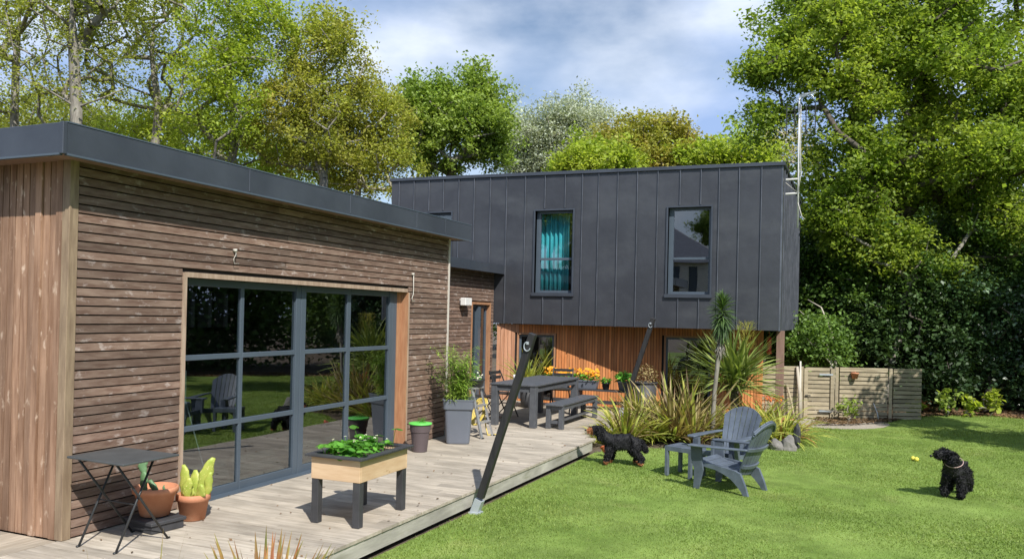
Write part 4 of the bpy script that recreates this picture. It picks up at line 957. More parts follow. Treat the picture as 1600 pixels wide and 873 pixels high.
# ================================================================ LAWN FURNITURE
def adirondack(loc, rz, lab):
    t_ = thing('garden_armchair', lab, 'armchair', loc, rz, 'blue grey garden armchairs on the lawn')
    m_ = M['chair']
    # seat: slats following a dished curve
    mb = MB(); N_ = 6
    def sp(t): return (.31-.52*t, .365-.085*t-.03*math.sin(t*math.pi))
    for k in range(N_):
        t0, t1 = k/N_, (k+.88)/N_; (x0, z0), (x1, z1) = sp(t0), sp(t1); w0, w1 = .265-.035*t0, .265-.035*t1
        mb.hexa([(x1, -w1, z1-.018), (x0, -w0, z0-.018), (x0, w0, z0-.018), (x1, w1, z1-.018)], [(x1, -w1, z1), (x0, -w0, z0), (x0, w0, z0), (x1, w1, z1)])
    mb.box(.30, .325, -.27, .27, .29, .362)
    bev(mb.build('seat', m_, t_, world=False), .005)
    # backrest: fan of slats with a rounded top
    mb = MB(); nb = 7
    bd = Vector((-.42, 0, 1)).normalized(); bn_ = Vector((1, 0, .42)).normalized(); o_ = Vector((-.20, 0, .235))
    def top_len(f): return .72*math.sqrt(max(0, 1-(f*.62)**2))+.02
    for k in range(nb):
        f0 = -1+2*k/nb+.018; f1 = -1+2*(k+1)/nb-.018
        def pt(f, s_):
            wb, wt = .20, .29; ww = wb+(wt-wb)*(s_/.72)**.8; cur = .035*(1-f*f)
            return o_+bd*s_+Vector((0, f*ww, 0))-bn_*cur
        rows = 6; V_ = []
        for r_ in range(rows+1):
            for f in (f0, f1):
                s_ = top_len(f)*r_/rows; p = pt(f, s_); V_ += [p, p-bn_*.016]
        F_ = []
        for r_ in range(rows):
            q = r_*4; F_ += [(q, q+4, q+6, q+2), (q+1, q+3, q+7, q+5), (q, q+1, q+5, q+4), (q+2, q+6, q+7, q+3)]
        F_ += [(0, 2, 3, 1), (rows*4, rows*4+1, rows*4+3, rows*4+2)]
        mb.add(V_, F_)
    mb.build('backrest', m_, t_, world=False)
    for s_, ww in ((.10, .215), (.34, .27)):
        mb = MB(); V_ = []
        for i in range(9):
            f = -1+2*i/8; p = o_+bd*s_+Vector((0, f*ww, 0))-bn_*(.035*(1-f*f)+.018); V_ += [p, p+bd*.04, p+bd*.04-bn_*.022, p-bn_*.022]
        mb.add(V_, [(i*4+a_, i*4+(a_+1) % 4, i*4+4+(a_+1) % 4, i*4+4+a_) for i in range(8) for a_ in range(4)]+[(3, 2, 1, 0), (32, 33, 34, 35)]); mb.build('back_band', m_, t_, world=False)
    mb = MB(); V_ = []
    for i in range(13):
        f = -1+2*i/12; s_ = top_len(f); wt = .20+.09*(s_/.72)**.8; p = o_+bd*(s_-.012)+Vector((0, f*wt, 0))-bn_*(.035*(1-f*f)+.016); q = p-bd*.03; V_ += [p, q, q-bn_*.02, p-bn_*.02]
    mb.add(V_, [(i*4+a_, i*4+4+a_, i*4+4+(a_+1) % 4, i*4+(a_+1) % 4) for i in range(12) for a_ in range(4)]); mb.build('top_band', m_, t_, world=False)
    for s_ in (-1, 1):
        # armrest: broad in front, runs back to the backrest
        mb = MB(); ys_ = lambda a_, b_: (min(s_*a_, s_*b_), max(s_*a_, s_*b_))
        prof = [(.40, .275, .375), (.37, .262, .392), (.15, .265, .385), (-.12, .27, .36), (-.36, .25, .31)]; V_ = []
        for i, (x, ya, yb) in enumerate(prof):
            z = .545+.012*i*(.4); lo_, hi_ = ys_(ya, yb); V_ += [(x, lo_, z-.022), (x, hi_, z-.022), (x, hi_, z), (x, lo_, z)]
        mb.add(V_, [(i*4+a_, i*4+4+a_, i*4+4+(a_+1) % 4, i*4+(a_+1) % 4) for i in range(4) for a_ in range(4)]+[(0, 1, 2, 3), (19, 18, 17, 16)])
        bev(mb.build('armrest', m_, t_, world=False), .006)
        mb = MB(); lo_, hi_ = ys_(.272, .30)      # front leg: broad plate that narrows to the foot
        pr_ = [(.385, .24, .525), (.375, .225, .36), (.33, .21, .24), (.335, .265, .003)]; V_ = []
        for (xf, xb, z) in pr_: V_ += [(xf, lo_, z), (xf, hi_, z), (xb, hi_, z), (xb, lo_, z)]
        mb.add(V_, [(i*4+a_, i*4+(a_+1) % 4, i*4+4+(a_+1) % 4, i*4+4+a_) for i in range(3) for a_ in range(4)]+[(3, 2, 1, 0), (12, 13, 14, 15)])
        mb.box(.355, .384, *ys_(.225, .271), .3, .524)
        mb.build('front_leg', m_, t_, world=False)
        mb = MB(); lo_, hi_ = ys_(.235, .275)     # rear leg: curved arch from the seat rail to the ground
        pr_ = [(.20, .31, .345), (.02, .255, .325), (-.13, .20, .30), (-.23, .12, .25), (-.29, .06, .27), ]
        top_ = [(.22, .335), (.05, .32), (-.10, .30), (-.2, .285), (-.27, .26), (-.335, .12), (-.375, .002)]
        bot_ = [(.22, .285), (.06, .265), (-.06, .225), (-.15, .18), (-.22, .12), (-.285, .05), (-.315, .002)]; V_ = []
        for (xt, zt), (xb, zb) in zip(top_, bot_): V_ += [(xt, lo_, zt), (xt, hi_, zt), (xb, hi_, zb), (xb, lo_, zb)]
        mb.add(V_, [(i*4+a_, i*4+4+a_, i*4+4+(a_+1) % 4, i*4+(a_+1) % 4) for i in range(6) for a_ in range(4)]+[(0, 1, 2, 3), (27, 26, 25, 24)])
        mb.build('rear_leg', m_, t_, world=False)
    return t_
adirondack((-1.37, 10.30, -.2), R(161), 'blue grey garden armchair nearer the camera turned to face left')
adirondack((-1.52, 11.12, -.2), R(250), 'blue grey garden armchair further back facing the camera')
stb = thing('side_table', 'small square blue grey side table on the lawn beside the armchairs', 'side table', (-2.03, 10.87, -.2), R(161))
mb = MB()
for k in range(7): mb.box(-.19+.0545*k, -.19+.0545*k+.049, -.19, .19, .385, .40)
mb.box(-.2, .2, -.2, -.191, .34, .40); mb.box(-.2, .2, .191, .2, .34, .40); mb.box(-.2, -.191, -.19, .19, .34, .40); mb.box(.191, .2, -.19, .19, .34, .40)
mb.build('table_top', M['chair'], stb, world=False)
for (x, y) in ((-.175, -.175), (.175, -.175), (.175, .175), (-.175, .175)):
    mb = MB(); mb.box(x-.024, x+.024, y-.024, y+.024, .002, .384); bev(mb.build('leg', M['chair'], stb, world=False), .004)

# ================================================================ DOGS
def skin_mesh(name, nodes, edges, mats, disp=.02, dsize=.05, sub=3, fur=3000, fl=.03, grav=.3, pick=None, seed=1, dens=None):
    keys = list(nodes); me = bpy.data.meshes.new(name+'_base')
    me.from_pydata([nodes[k][:3] for k in keys], [(keys.index(p), keys.index(q)) for p, q in edges], [])
    o = bpy.data.objects.new('tmp', me); sc.collection.objects.link(o)
    sk = o.modifiers.new('skin', 'SKIN'); sk.use_smooth_shade = True; sk.branch_smoothing = .3
    for i, k in enumerate(keys):
        r_ = nodes[k][3]; sv = me.skin_vertices[0].data[i]; sv.radius = r_ if isinstance(r_, tuple) else (r_, r_); sv.use_root = (i == 0)
    ss = o.modifiers.new('ss', 'SUBSURF'); ss.levels = sub; ss.render_levels = sub
    tx = bpy.data.textures.new(name+'_curl', 'CLOUDS'); tx.noise_scale = dsize; tx.noise_depth = 1
    dm = o.modifiers.new('d', 'DISPLACE'); dm.texture = tx; dm.strength = disp; dm.texture_coords = 'LOCAL'; dm.mid_level = .5
    bpy.context.view_layer.update(); dg = bpy.context.evaluated_depsgraph_get()
    out = bpy.data.meshes.new_from_object(o.evaluated_get(dg)); bpy.data.objects.remove(o)
    P = np.empty(len(out.vertices)*3); out.vertices.foreach_get('co', P); P = P.reshape(-1, 3)
    Nn = np.empty(len(P)*3); out.vertices.foreach_get('normal', Nn); Nn = Nn.reshape(-1, 3)
    rs = np.random.RandomState(seed); V_ = [tuple(p) for p in P]; F_ = [tuple(p.vertices) for p in out.polygons]; nb = len(F_)
    for _ in range(fur):
        i = rs.randint(len(P)); p = P[i]+rs.normal(size=3)*.004; nn = Nn[i]+rs.normal(size=3)*.45; nn[2] -= grav; nn /= np.linalg.norm(nn)
        s_ = np.cross(nn, rs.normal(size=3)); s_ /= np.linalg.norm(s_); L_ = fl*(.5+rs.random()); b_ = len(V_)
        nl = .35 if P[i][2] > .1 else .2
        V_ += [tuple(p-s_*.005), tuple(p+s_*.005), tuple(p+nn*L_*.6+s_*.003), tuple(p+nn*L_*nl*2+np.array([0, 0, -L_*.25]))]; F_ += [(b_, b_+1, b_+2, b_+3)]
    r = bpy.data.meshes.new(name); r.from_pydata(V_, [], F_)
    for m_ in mats: r.materials.append(m_)
    if pick:
        mi = [pick(p.center) for p in r.polygons]; r.polygons.foreach_set('material_index', mi)
    r.polygons.foreach_set('use_smooth', [True]*len(r.polygons)); r.update(); return r

# curly black dog
HD = Vector((.50, -.84, -.16)).normalized()     # where the head points, local (+x = body forward)
hc = Vector((.225, -.03, .555)); mz = hc+HD*.125; ms_ = HD.cross(Vector((0, 0, 1))).normalized()
nd_ = {'belly': (-.03, 0, .31, (.125, .125)), 'pelvis': (-.22, 0, .32, (.115, .12)), 'rump': (-.31, 0, .29, .08), 'chest': (.12, 0, .32, (.13, .135)), 'brisket': (.19, 0, .36, .10), 'neck': (.20, -.01, .46, .09),
       'head': (hc.x, hc.y, hc.z, .105), 'brow': tuple(hc+HD*.06+Vector((0, 0, .0)))+(.08,), 'muz': tuple(mz)+(.056,), 'tipm': tuple(mz+HD*.05)+(.042,),
       'tail': (-.36, 0, .26, .035), 'tail2': (-.375, 0, .19, .03)}
ed = [('belly', 'pelvis'), ('pelvis', 'rump'), ('belly', 'chest'), ('chest', 'brisket'), ('brisket', 'neck'), ('neck', 'head'), ('head', 'brow'), ('brow', 'muz'), ('muz', 'tipm'), ('rump', 'tail'), ('tail', 'tail2')]
for s_, n_ in ((1, 'l'), (-1, 'r')):
    e0 = hc+ms_*s_*.085+Vector((0, 0, .0)); e1 = e0+ms_*s_*.025+Vector((0, 0, -.12))
    nd_['ear'+n_] = tuple(e0)+(.045,); nd_['eart'+n_] = tuple(e1)+(.04,); ed += [('head', 'ear'+n_), ('ear'+n_, 'eart'+n_)]
    nd_['sh'+n_] = (.14, s_*.085, .27, .068); nd_['el'+n_] = (.12+.02*s_, s_*.09, .17, .05); nd_['wr'+n_] = (.15+.02*s_, s_*.09, .08, .042); nd_['pw'+n_] = (.175+.02*s_, s_*.09, .033, .045)
    ed += [('chest', 'sh'+n_), ('sh'+n_, 'el'+n_), ('el'+n_, 'wr'+n_), ('wr'+n_, 'pw'+n_)]
    nd_['hp'+n_] = (-.24, s_*.08, .26, .085); nd_['kn'+n_] = (-.19-.04*s_, s_*.1, .18, .06); nd_['hk'+n_] = (-.31-.03*s_, s_*.1, .12, .042); nd_['hw'+n_] = (-.285-.04*s_, s_*.1, .035, .045)
    ed += [('pelvis', 'hp'+n_), ('hp'+n_, 'kn'+n_), ('kn'+n_, 'hk'+n_), ('hk'+n_, 'hw'+n_)]
dg1 = thing('dog', 'curly coated black dog standing on the lawn with head turned left', 'dog', (1.20, 11.2, -.2), R(-104))
bm_ = skin_mesh('body', nd_, ed, [M['curly']], .030, .036, 3, 10000, .026, .1, seed=3); bo = link('body', bm_, dg1, world=False)
mb = MB(); c_ = mz+HD*.095; mb.lathe([(.002, -.015), (.016, -.01), (.019, 0), (.012, .012), (.002, .015)], tuple(c_), 10); mb.build('nose', M['nose'], dg1, world=False, smooth=True)
for s_ in (-1, 1):
    mb = MB(); c_ = hc+HD*.107+ms_*s_*.038+Vector((0, 0, .035)); mb.lathe([(.001, -.01), (.008, -.006), (.011, 0), (.008, .006), (.001, .01)], tuple(c_), 10); mb.build('eye', M['nose'], dg1, world=False, smooth=True)
mb = MB(); mb.tube([(.21+.105*math.cos(t), .012+.098*math.sin(t), .455-.05*math.cos(t)) for t in np.linspace(0, 6.283, 25)], .005, 6, cap=False); mb.build('collar', M['pinkred'], dg1, world=False, smooth=True)

# black and tan dog in profile
hd = Vector((1, .12, -.12)).normalized(); hc = Vector((.325, 0, .50)); mz = hc+hd*.10; ms_ = Vector((0, 1, 0))
nd_ = {'belly': (-.03, 0, .325, (.115, .125)), 'pelvis': (-.2, 0, .335, (.11, .12)), 'rump': (-.275, 0, .315, .085), 'chest': (.13, 0, .32, (.12, .135)), 'brisket': (.21, 0, .355, .10), 'neck': (.26, 0, .425, .078),
       'head': (hc.x, hc.y, hc.z, .084), 'brow': tuple(hc+hd*.045)+(.068,), 'muz': tuple(mz+Vector((0, 0, -.012)))+(.043,), 'tipm': tuple(mz+hd*.045+Vector((0, 0, -.012)))+(.03,),
       'tail': (-.34, 0, .28, .035), 'tail2': (-.37, .01, .20, .03)}
ed = [('belly', 'pelvis'), ('pelvis', 'rump'), ('belly', 'chest'), ('chest', 'brisket'), ('brisket', 'neck'), ('neck', 'head'), ('head', 'brow'), ('brow', 'muz'), ('muz', 'tipm'), ('rump', 'tail'), ('tail', 'tail2')]
for s_, n_ in ((1, 'l'), (-1, 'r')):
    e0 = hc+ms_*s_*.065+Vector((-.03, 0, .0)); e1 = e0+ms_*s_*.02+Vector((-.005, 0, -.15))
    nd_['ear'+n_] = tuple(e0)+(.042,); nd_['eart'+n_] = tuple(e1)+((.02, .045),); ed += [('head', 'ear'+n_), ('ear'+n_, 'eart'+n_)]
    f_ = .03*s_
    nd_['sh'+n_] = (.15, s_*.08, .26, .062); nd_['el'+n_] = (.13+f_, s_*.085, .18, .045); nd_['wr'+n_] = (.155+f_, s_*.085, .085, .034); nd_['pw'+n_] = (.185+f_, s_*.085, .03, .036)
    ed += [('chest', 'sh'+n_), ('sh'+n_, 'el'+n_), ('el'+n_, 'wr'+n_), ('wr'+n_, 'pw'+n_)]
    nd_['hp'+n_] = (-.22, s_*.075, .26, .085); nd_['kn'+n_] = (-.17-f_, s_*.09, .19, .06); nd_['hk'+n_] = (-.285-f_, s_*.09, .12, .038); nd_['hw'+n_] = (-.25-f_, s_*.09, .03, .037)
    ed += [('pelvis', 'hp'+n_), ('hp'+n_, 'kn'+n_), ('kn'+n_, 'hk'+n_), ('hk'+n_, 'hw'+n_)]
mzp = mz
def pick2(c):
    if c.z < .055: return 1
    d = (Vector(c)-(mzp+Vector((.005, 0, -.02)))).length
    if d < .068 and c.z < mzp.z+.03: return 1
    return 0
dg2 = thing('dog', 'black and tan spaniel type dog standing in profile beside the deck corner', 'dog', (-3.02, 11.2, -.2), R(196))
bo = link('body', skin_mesh('body', nd_, ed, [M['coat'], M['tan']], .010, .06, 3, 9000, .03, 1.1, pick2, 5), dg2, world=False)
mb = MB(); c_ = mz+hd*.077+Vector((0, 0, -.002)); mb.lathe([(.002, -.012), (.013, -.008), (.015, 0), (.010, .01), (.002, .012)], tuple(c_), 10); mb.build('nose', M['nose'], dg2, world=False, smooth=True)
for s_ in (-1, 1):
    mb = MB(); c_ = hc+hd*.075+ms_*s_*.043+Vector((0, 0, .02)); mb.lathe([(.001, -.009), (.007, -.006), (.010, 0), (.007, .006), (.001, .009)], tuple(c_), 10); mb.build('eye', M['nose'], dg2, world=False, smooth=True)

mb = MB(); mb.lathe([(.03, 0), (.035, .01), (.05, .13), (.058, .13), (.058, .15), (.03, .15), (.001, .14)], (0, 0, 0), 16)
tp = mb.build('tipped_pot', M['orangetoy'], smooth=True); p_ = gz(945, 716, -.2); tp.location = (p_.x, p_.y+.15, -.17); tp.rotation_euler = (R(-10), R(-32), 0); tag(tp, 'orange red pot tilted on the grass behind the black and tan dog', 'pot')
for k, (px_, py_) in enumerate(((1426.5, 719), (1432, 720.5))):
    mb = MB(); mb.lathe([(.033*math.sin(t)+.0005, -.033*math.cos(t)) for t in np.linspace(0, math.pi, 10)], (0, 0, 0), 14); o = mb.build('ball', M['yellowball'], smooth=True)
    o.location = gz(px_, py_, -.2)+Vector((0, 0, .035)); tag(o, ('left', 'right')[k]+' one of the two small yellow balls lying on the lawn', 'ball')

# ================================================================ GARDEN PLANTS
def strap_clump(name, lab, cat, loc, n, ln, wd, leafm, emin=.3, emax=1.45, droop=(.3, 1.0), spread=.1, seed=1, second=None, group=None, seg=6):
    t_ = thing(name, lab, cat, loc, 0, group); rr = random.Random(seed); mb, m2 = MB(), MB()
    for k in range(n):
        az = rr.random()*6.283; q = rr.random(); e = emin+(emax-emin)*q; tgt = m2 if (second and rr.random() < second[1]) else mb
        o_ = (math.cos(az)*spread*rr.random(), math.sin(az)*spread*rr.random(), 0)
        tgt.strap(o_, az, e, ln*(.55+.5*rr.random()), wd*(.7+.5*rr.random()), droop[0]+(droop[1]-droop[0])*rr.random(), seg, rr.gauss(0, .5))
    mb.build('leaves', M[leafm], t_, world=False)
    if second: m2.build('dry_leaves', M[second[0]], t_, world=False)
    return t_
def at(u_, v_, z=-.2): p = gz(u_, v_, z); return (p.x, p.y, z)
strap_clump('phormium', 'bronze striped phormium clump behind the spaniel at the deck corner', 'shrub', at(978, 690), 110, .92, .045, 'lf_yel', .5, 1.45, (.25, 1.1), .18, 1, ('lf_phor', .45))
strap_clump('phormium', 'large bronze and green phormium with stiff striped leaves in mid bed', 'shrub', at(1052, 686), 210, 1.25, .05, 'lf_phor', .25, 1.45, (.1, .7), .25, 2, ('lf_yel', .22))
strap_clump('phormium', 'brown arching phormium clump directly behind the side table', 'shrub', at(1098, 680), 130, 1.0, .045, 'lf_phor', .1, 1.3, (.2, .8), .2, 3, ('lf_red', .3))
strap_clump('phormium', 'low yellow green strappy clump in front of the bronze phormium', 'shrub', at(1015, 688), 130, .7, .04, 'lf_yel', .3, 1.3, (.5, 1.3), .15, 4)
strap_clump('daylily', 'yellow green strappy clump behind the two armchairs', 'shrub', at(1170, 690), 200, .85, .032, 'lf_yel', .3, 1.4, (.7, 1.5), .25, 5)
strap_clump('daylily', 'yellow green arching clump at right end of the bed beside stones', 'shrub', at(1222, 690), 210, .85, .032, 'lf_yel', .25, 1.4, (.8, 1.6), .22, 6, ('lf_red', .2))
strap_clump('daylily', 'yellow green strappy clump at the foot of the cordyline trunk', 'shrub', at(1140, 682), 150, .8, .03, 'lf_yel', .3, 1.4, (.6, 1.4), .2, 7)
strap_clump('grassy_clump', 'small pale leafy clump at the deck corner behind the dog', 'shrub', at(945, 693), 60, .55, .03, 'lf_yel', .3, 1.4, (.6, 1.4), .12, 8)
strap_clump('phormium', 'tall stiff bronze phormium left of the cordyline trunk', 'shrub', at(1085, 690), 90, 1.25, .045, 'lf_phor', .5, 1.5, (.1, .5), .2, 9, ('lf_yel', .4))
strap_clump('daylily', 'yellow green strappy clump between the trunk and the far armchair', 'shrub', at(1190, 678), 200, 1.0, .032, 'lf_yel', .3, 1.4, (.6, 1.4), .25, 13, ('lf_red', .15))
strap_clump('phormium', 'green and yellow phormium rising behind the deck corner', 'shrub', at(1000, 676), 90, 1.1, .045, 'lf_yel', .5, 1.45, (.2, .9), .2, 14, ('lf_phor', .4))
# cordyline: large spiky head and slim trunk with crown
cg = thing('cordyline', 'big spiky green cordyline fanning out before the lower dark window', 'shrub', (-2.0, 15.4, -.2)); mb = MB(); rr = random.Random(12)
for k in range(260):
    az = rr.random()*6.283; e = -.15+1.5*rr.random(); mb.strap((rr.gauss(0, .08), rr.gauss(0, .08), .75+.35*rr.random()), az, e, 1.15*(.7+.35*rr.random()), .045, .12+.45*rr.random(), 5, rr.gauss(0, .5))
mb.build('leaves', M['lf_cord'], cg, world=False)
mb = MB(); mb.tube([(0, 0, -.02), (.02, 0, .4), (0, .02, .95)], [.09, .08, .07], 8); mb.build('trunk', M['bark_dark'], cg, world=False, smooth=True)
mb = MB()
for k in range(420):
    az = rr.random()*6.283; r_ = .17*rr.random()**.5; z = 1.55+.5*rr.random(); mb.strap((math.cos(az)*r_+.2, math.sin(az)*r_, z), az, .3+rr.random(), .09, .008, .8, 2)
mb.build('flower_plume', M['lf_amber'], cg, world=False)
cz = thing('cordyline_tree', 'slim trunked cordyline palm with single shaggy crown before the zinc wall', 'palm', (-2.17, 14.0, -.2)); mb = MB()
mb.tube([(.0, 0, 0), (.01, 0, .5), (.03, 0, .9), (.08, .02, 1.5), (.11, 0, 1.85), (.13, 0, 2.1)], [.05, .04, .036, .038, .045, .04], 9); mb.build('trunk', M['bark'], cz, world=False, smooth=True)
mb = MB(); m2 = MB()
for k in range(520):
    t = rr.random(); az = rr.random()*6.283; z = 1.98+.42*t; e = -1.2+2.45*t**1.1+rr.gauss(0, .15); mb.strap((.13, 0, z), az, e, (.36-.13*t)*(.8+.3*rr.random()), .022, .6, 4, rr.gauss(0, .4))
for k in range(200):
    az = rr.random()*6.283; z = 1.55+.45*rr.random(); m2.strap((.10, 0, z), az, -.6-.7*rr.random(), .17, .02, .5, 3, rr.gauss(0, .5))
mb.build('crown', M['lf_cordd'], cz, world=False); m2.build('dead_leaves', M['bark'], cz, world=False)
# red orange flowers and stones at the bed end
mb = MB()
for k in range(90):
    o_ = Vector(at(1193+28*rnd.random(), 672)); o_.z = .32+.14*rnd.random(); o_.y += rnd.gauss(0, .15); az = rnd.random()*6.28; mb.strap(o_, az, .8, .10, .02, 1.6, 3)
kn = thing('flowering_plant', 'red orange flowers on thin stems just behind the nearer armchair', 'flowers', at(1215, 672)); mb.build('petals', M['fl_red'], kn)
mb = MB(); o_ = Vector(at(1215, 672)); 
for k in range(20): mb.tube([o_+Vector((rnd.gauss(0, .14), rnd.gauss(0, .1), 0)), o_+Vector((rnd.gauss(0, .2), rnd.gauss(0, .1), .55))], .005, 4, cap=False)
mb.build('stems', M['lf_cordd'], kn)
def rock(name, loc, s_, lab, seed, m_='stone', cat='stone'):
    bm = bmesh.new(); bmesh.ops.create_icosphere(bm, subdivisions=3, radius=1)
    for v in bm.verts:
        n_ = mnoise.noise(v.co*1.3+Vector((seed*7, 0, 0)))*.35+mnoise.noise(v.co*4+Vector((seed*7, 0, 0)))*.08; v.co *= (1+n_); v.co = Vector((v.co.x*s_[0], v.co.y*s_[1], v.co.z*s_[2]))
    me = bpy.data.meshes.new(name); bm.to_mesh(me); bm.free(); me.materials.append(M[m_]); o = link(name, me); o.location = loc; return tag(o, lab, cat)
p_ = at(1232, 703); rock('rock', (p_[0], p_[1], -.14), (.13, .1, .17), 'grey upright stone edging the right end of the bed', 1)
p_ = at(1245, 700); rock('rock', (p_[0], p_[1], -.02), (.06, .06, .24), 'narrow dark upright stone at the very end of the bed', 2, 'blackwood')
p_ = at(1213, 702); rock('rock', (p_[0], p_[1], -.15), (.12, .09, .12), 'pale stone half hidden under the yellow green leaves', 3)
leafy_pot('potted_plant', 'terracotta pot tucked behind the yellow green clump near the post', at(1228, 674), .1, .14, .25, 'terra', 'lf_yel', 20, .1, .1, .04, seed=9)
# foreground spiky tuft
fg = pD(395, 873, 3.55); fz = .0
strap_clump('grassy_tuft', 'red tipped spiky tuft at the bottom edge of the photo', 'plant', (fg.x+.06, fg.y, .40), 170, .50, .026, 'lf_red', .85, 1.52, (.05, .4), .15, 21, seg=5)
mb = MB(); mb.lathe([(.12, .002), (.14, .01), (.19, .34), (.2, .35), (.18, .36), (.17, .33), (.001, .33)], (fg.x, fg.y, 0), 24); tag(mb.build('round_pot', M['plastic_grey'], smooth=True), 'round pot under the red tipped tuft on the near deck', 'pot')
f2 = pD(215, 880, 3.5); strap_clump('grassy_tuft', 'sparse thin leaves of a small tuft at bottom left', 'plant', (f2.x, f2.y, 0.0), 16, .95, .013, 'lf_red', 1.1, 1.5, (.05, .3), .18, 22, seg=5)
# saplings along the far lawn edge
def sapling(u_, v_, h, w_, lab, seed, leafm='lf_green', n=18, ls=.12):
    p = at(u_, v_); c_ = (p[0], p[1], p[2]+h*.62)
    tree('sapling', lab, 'shrub', p, [(c_, (w_*.8, w_*.8, h*.42))], n, 5, ls, M[leafm], M['bark'], tr=.015, crad=.09, seed=seed, aspect=.75, hub=.1)
sapling(1480, 650, .62, .25, 'tallest leafy sapling at the far lawn edge before the dark hedge', 31)
sapling(1517, 651, .5, .2, 'bushy small sapling with pinkish dry stems in the middle', 32, 'lf_lime')
sapling(1547, 649, .6, .25, 'round leafy sapling at the right of the far lawn edge', 33, 'lf_lime', 30)
sapling(1433, 651, .33, .13, 'smallest lime green sapling in front of the fence end', 34, 'lf_lime', 10)
sapling(1324, 655, .4, .28, 'low leafy green plant at the foot of the fence', 35, 'lf_green', 24, .08)
p_ = at(1442, 640); mb = MB(); mb.lathe([(.12, 0), (.2, .22), (.2, .25), (.001, .25)], (p_[0], p_[1], -.2), 16); tag(mb.build('terracotta_bowl', M['terra'], smooth=True), 'broad terracotta bowl in shade at the right fence end', 'pot')
# leaf litter under the hedge
rs = np.random.RandomState(9); n = 9000; U_ = 1250+900*rs.random(n); X = -.8+9*rs.random(n); Y = np.interp(X, LBX, LBY)+.03+rs.random(n)**1.5*2.6
Vv, Ff = leaves_np(np.stack([X, Y, np.full(n, -.215)], 1), .07, rs, .6, 2.5); tag(link('leaf_litter', np_mesh('leaf_litter', Vv, Ff, M['litter'])), 'dry brown leaf litter along the shaded lawn edge', 'leaf litter', kind='stuff')

# ================================================================ TREES
def B(u_, v_, D_, rw, rh, dd=None): p = pD(u_, v_, D_); return (tuple(p), (rw*D_/1254., (dd or rw*.8)*D_/1254., rh*D_/1254.))
def gb(u_, D_): p = pD(u_, 500, D_); return (p.x, p.y, -.3)
LG = 'tall oaks behind the timber wing'
tree('oak_tree', 'leftmost tall sparse oak above the timber wing roof', 'tree', gb(-10, 21), [B(10, 60, 21, 120, 190), B(40, -60, 21, 150, 90)], 150, 75, .085, M['lf_oakL'], M['bark'], .12, .36, 141, LG, lean=(.1, 0))
tree('oak_tree', 'thick grey trunked sparse oak above the roof corner', 'tree', gb(105, 20), [B(110, 40, 20, 110, 170), B(140, -70, 20, 130, 90)], 140, 70, .085, M['lf_oakL'], M['bark'], .15, .34, 142, LG, lean=(.1, 0))
tree('oak_tree', 'sparse oak with forked dark limbs right of the roof corner', 'tree', gb(215, 22), [B(220, 50, 22, 110, 150), B(250, -50, 22, 120, 90)], 150, 80, .085, M['lf_oakL'], M['bark'], .12, .36, 43, LG, lean=(.4, 0))
tree('oak_tree', 'lime green oak over the middle of the timber wing', 'tree', gb(345, 21), [B(340, 150, 21, 90, 110), B(380, 40, 21, 90, 80)], 170, 120, .09, M['lf_lime'], M['bark'], .11, .36, 44, LG, lean=(-.3, .2))
tree('oak_tree', 'tall green and bronze oak rising to the top of the picture', 'tree', gb(480, 22), [B(500, 110, 22, 80, 100), B(470, 190, 22, 110, 80), B(520, 45, 22, 32, 42)], 210, 120, .09, M['lf_oakB'], M['bark'], .12, .32, 45, LG, lean=(.3, 0))
tree('oak_tree', 'bronze leaved oak leaning right over the zinc storey corner', 'tree', gb(560, 24), [B(585, 200, 24, 60, 80), B(540, 250, 24, 90, 60), B(622, 255, 24, 34, 50)], 150, 130, .095, M['lf_oakB'], M['bark_pale'], .11, .36, 46, LG)
tree('oak_tree', 'yellow green low oak crown behind the left roof edge', 'tree', gb(300, 26), [B(280, 230, 26, 140, 70), B(430, 260, 26, 130, 60)], 190, 120, .11, M['lf_lime'], M['bark'], .13, .45, 47, LG)
tree('oak_tree', 'olive low crown seen behind the roof corner at left', 'tree', gb(60, 27), [B(60, 200, 27, 130, 60), B(160, 220, 27, 80, 50)], 130, 90, .11, M['lf_oakL'], M['bark'], .13, .45, 48, LG)
ash = tree('ash_tree', 'fresh green broad crowned tree above the left end of the zinc storey', 'tree', gb(690, 27), [B(700, 205, 27, 92, 65), B(745, 160, 27, 38, 45), B(660, 165, 27, 40, 40), B(748, 118, 27, 16, 22), B(655, 132, 27, 14, 22), B(690, 138, 27, 14, 18), B(778, 225, 27, 18, 30)], 240, 170, .12, M['lf_green'], M['bark'], .18, .36, 51)
tree('willow_tree', 'pale silver leaved tree beyond the zinc storey', 'tree', gb(870, 44), [B(865, 225, 44, 85, 45), B(900, 195, 44, 50, 30), B(820, 240, 44, 35, 50)], 240, 230, .14, M['lf_grey'], M['bark_pale'], .25, .6, 52)
tree('amber_oak', 'amber leaved oak crown centred above the zinc storey', 'tree', gb(1020, 36), [B(1015, 235, 36, 80, 52), B(960, 245, 36, 60, 35), B(1070, 250, 36, 60, 38)], 240, 210, .14, M['lf_amber'], M['bark_dark'], .25, .5, 53)
tree('lime_tree', 'low lime green crown left of the amber oak', 'tree', gb(925, 34), [B(930, 258, 34, 75, 26)], 80, 150, .17, M['lf_lime'], M['bark_dark'], .2, .5, 54)
tree('lime_tree', 'low lime green crown right of the amber oak', 'tree', gb(1140, 34), [B(1140, 250, 34, 75, 26)], 90, 150, .17, M['lf_lime'], M['bark_dark'], .2, .5, 55)
tree('birch_tree', 'bare twiggy pale tree behind the antenna mast', 'tree', gb(1210, 40), [B(1215, 235, 40, 60, 35)], 110, 26, .14, M['lf_amber'], M['bark_pale'], .2, .6, 56)
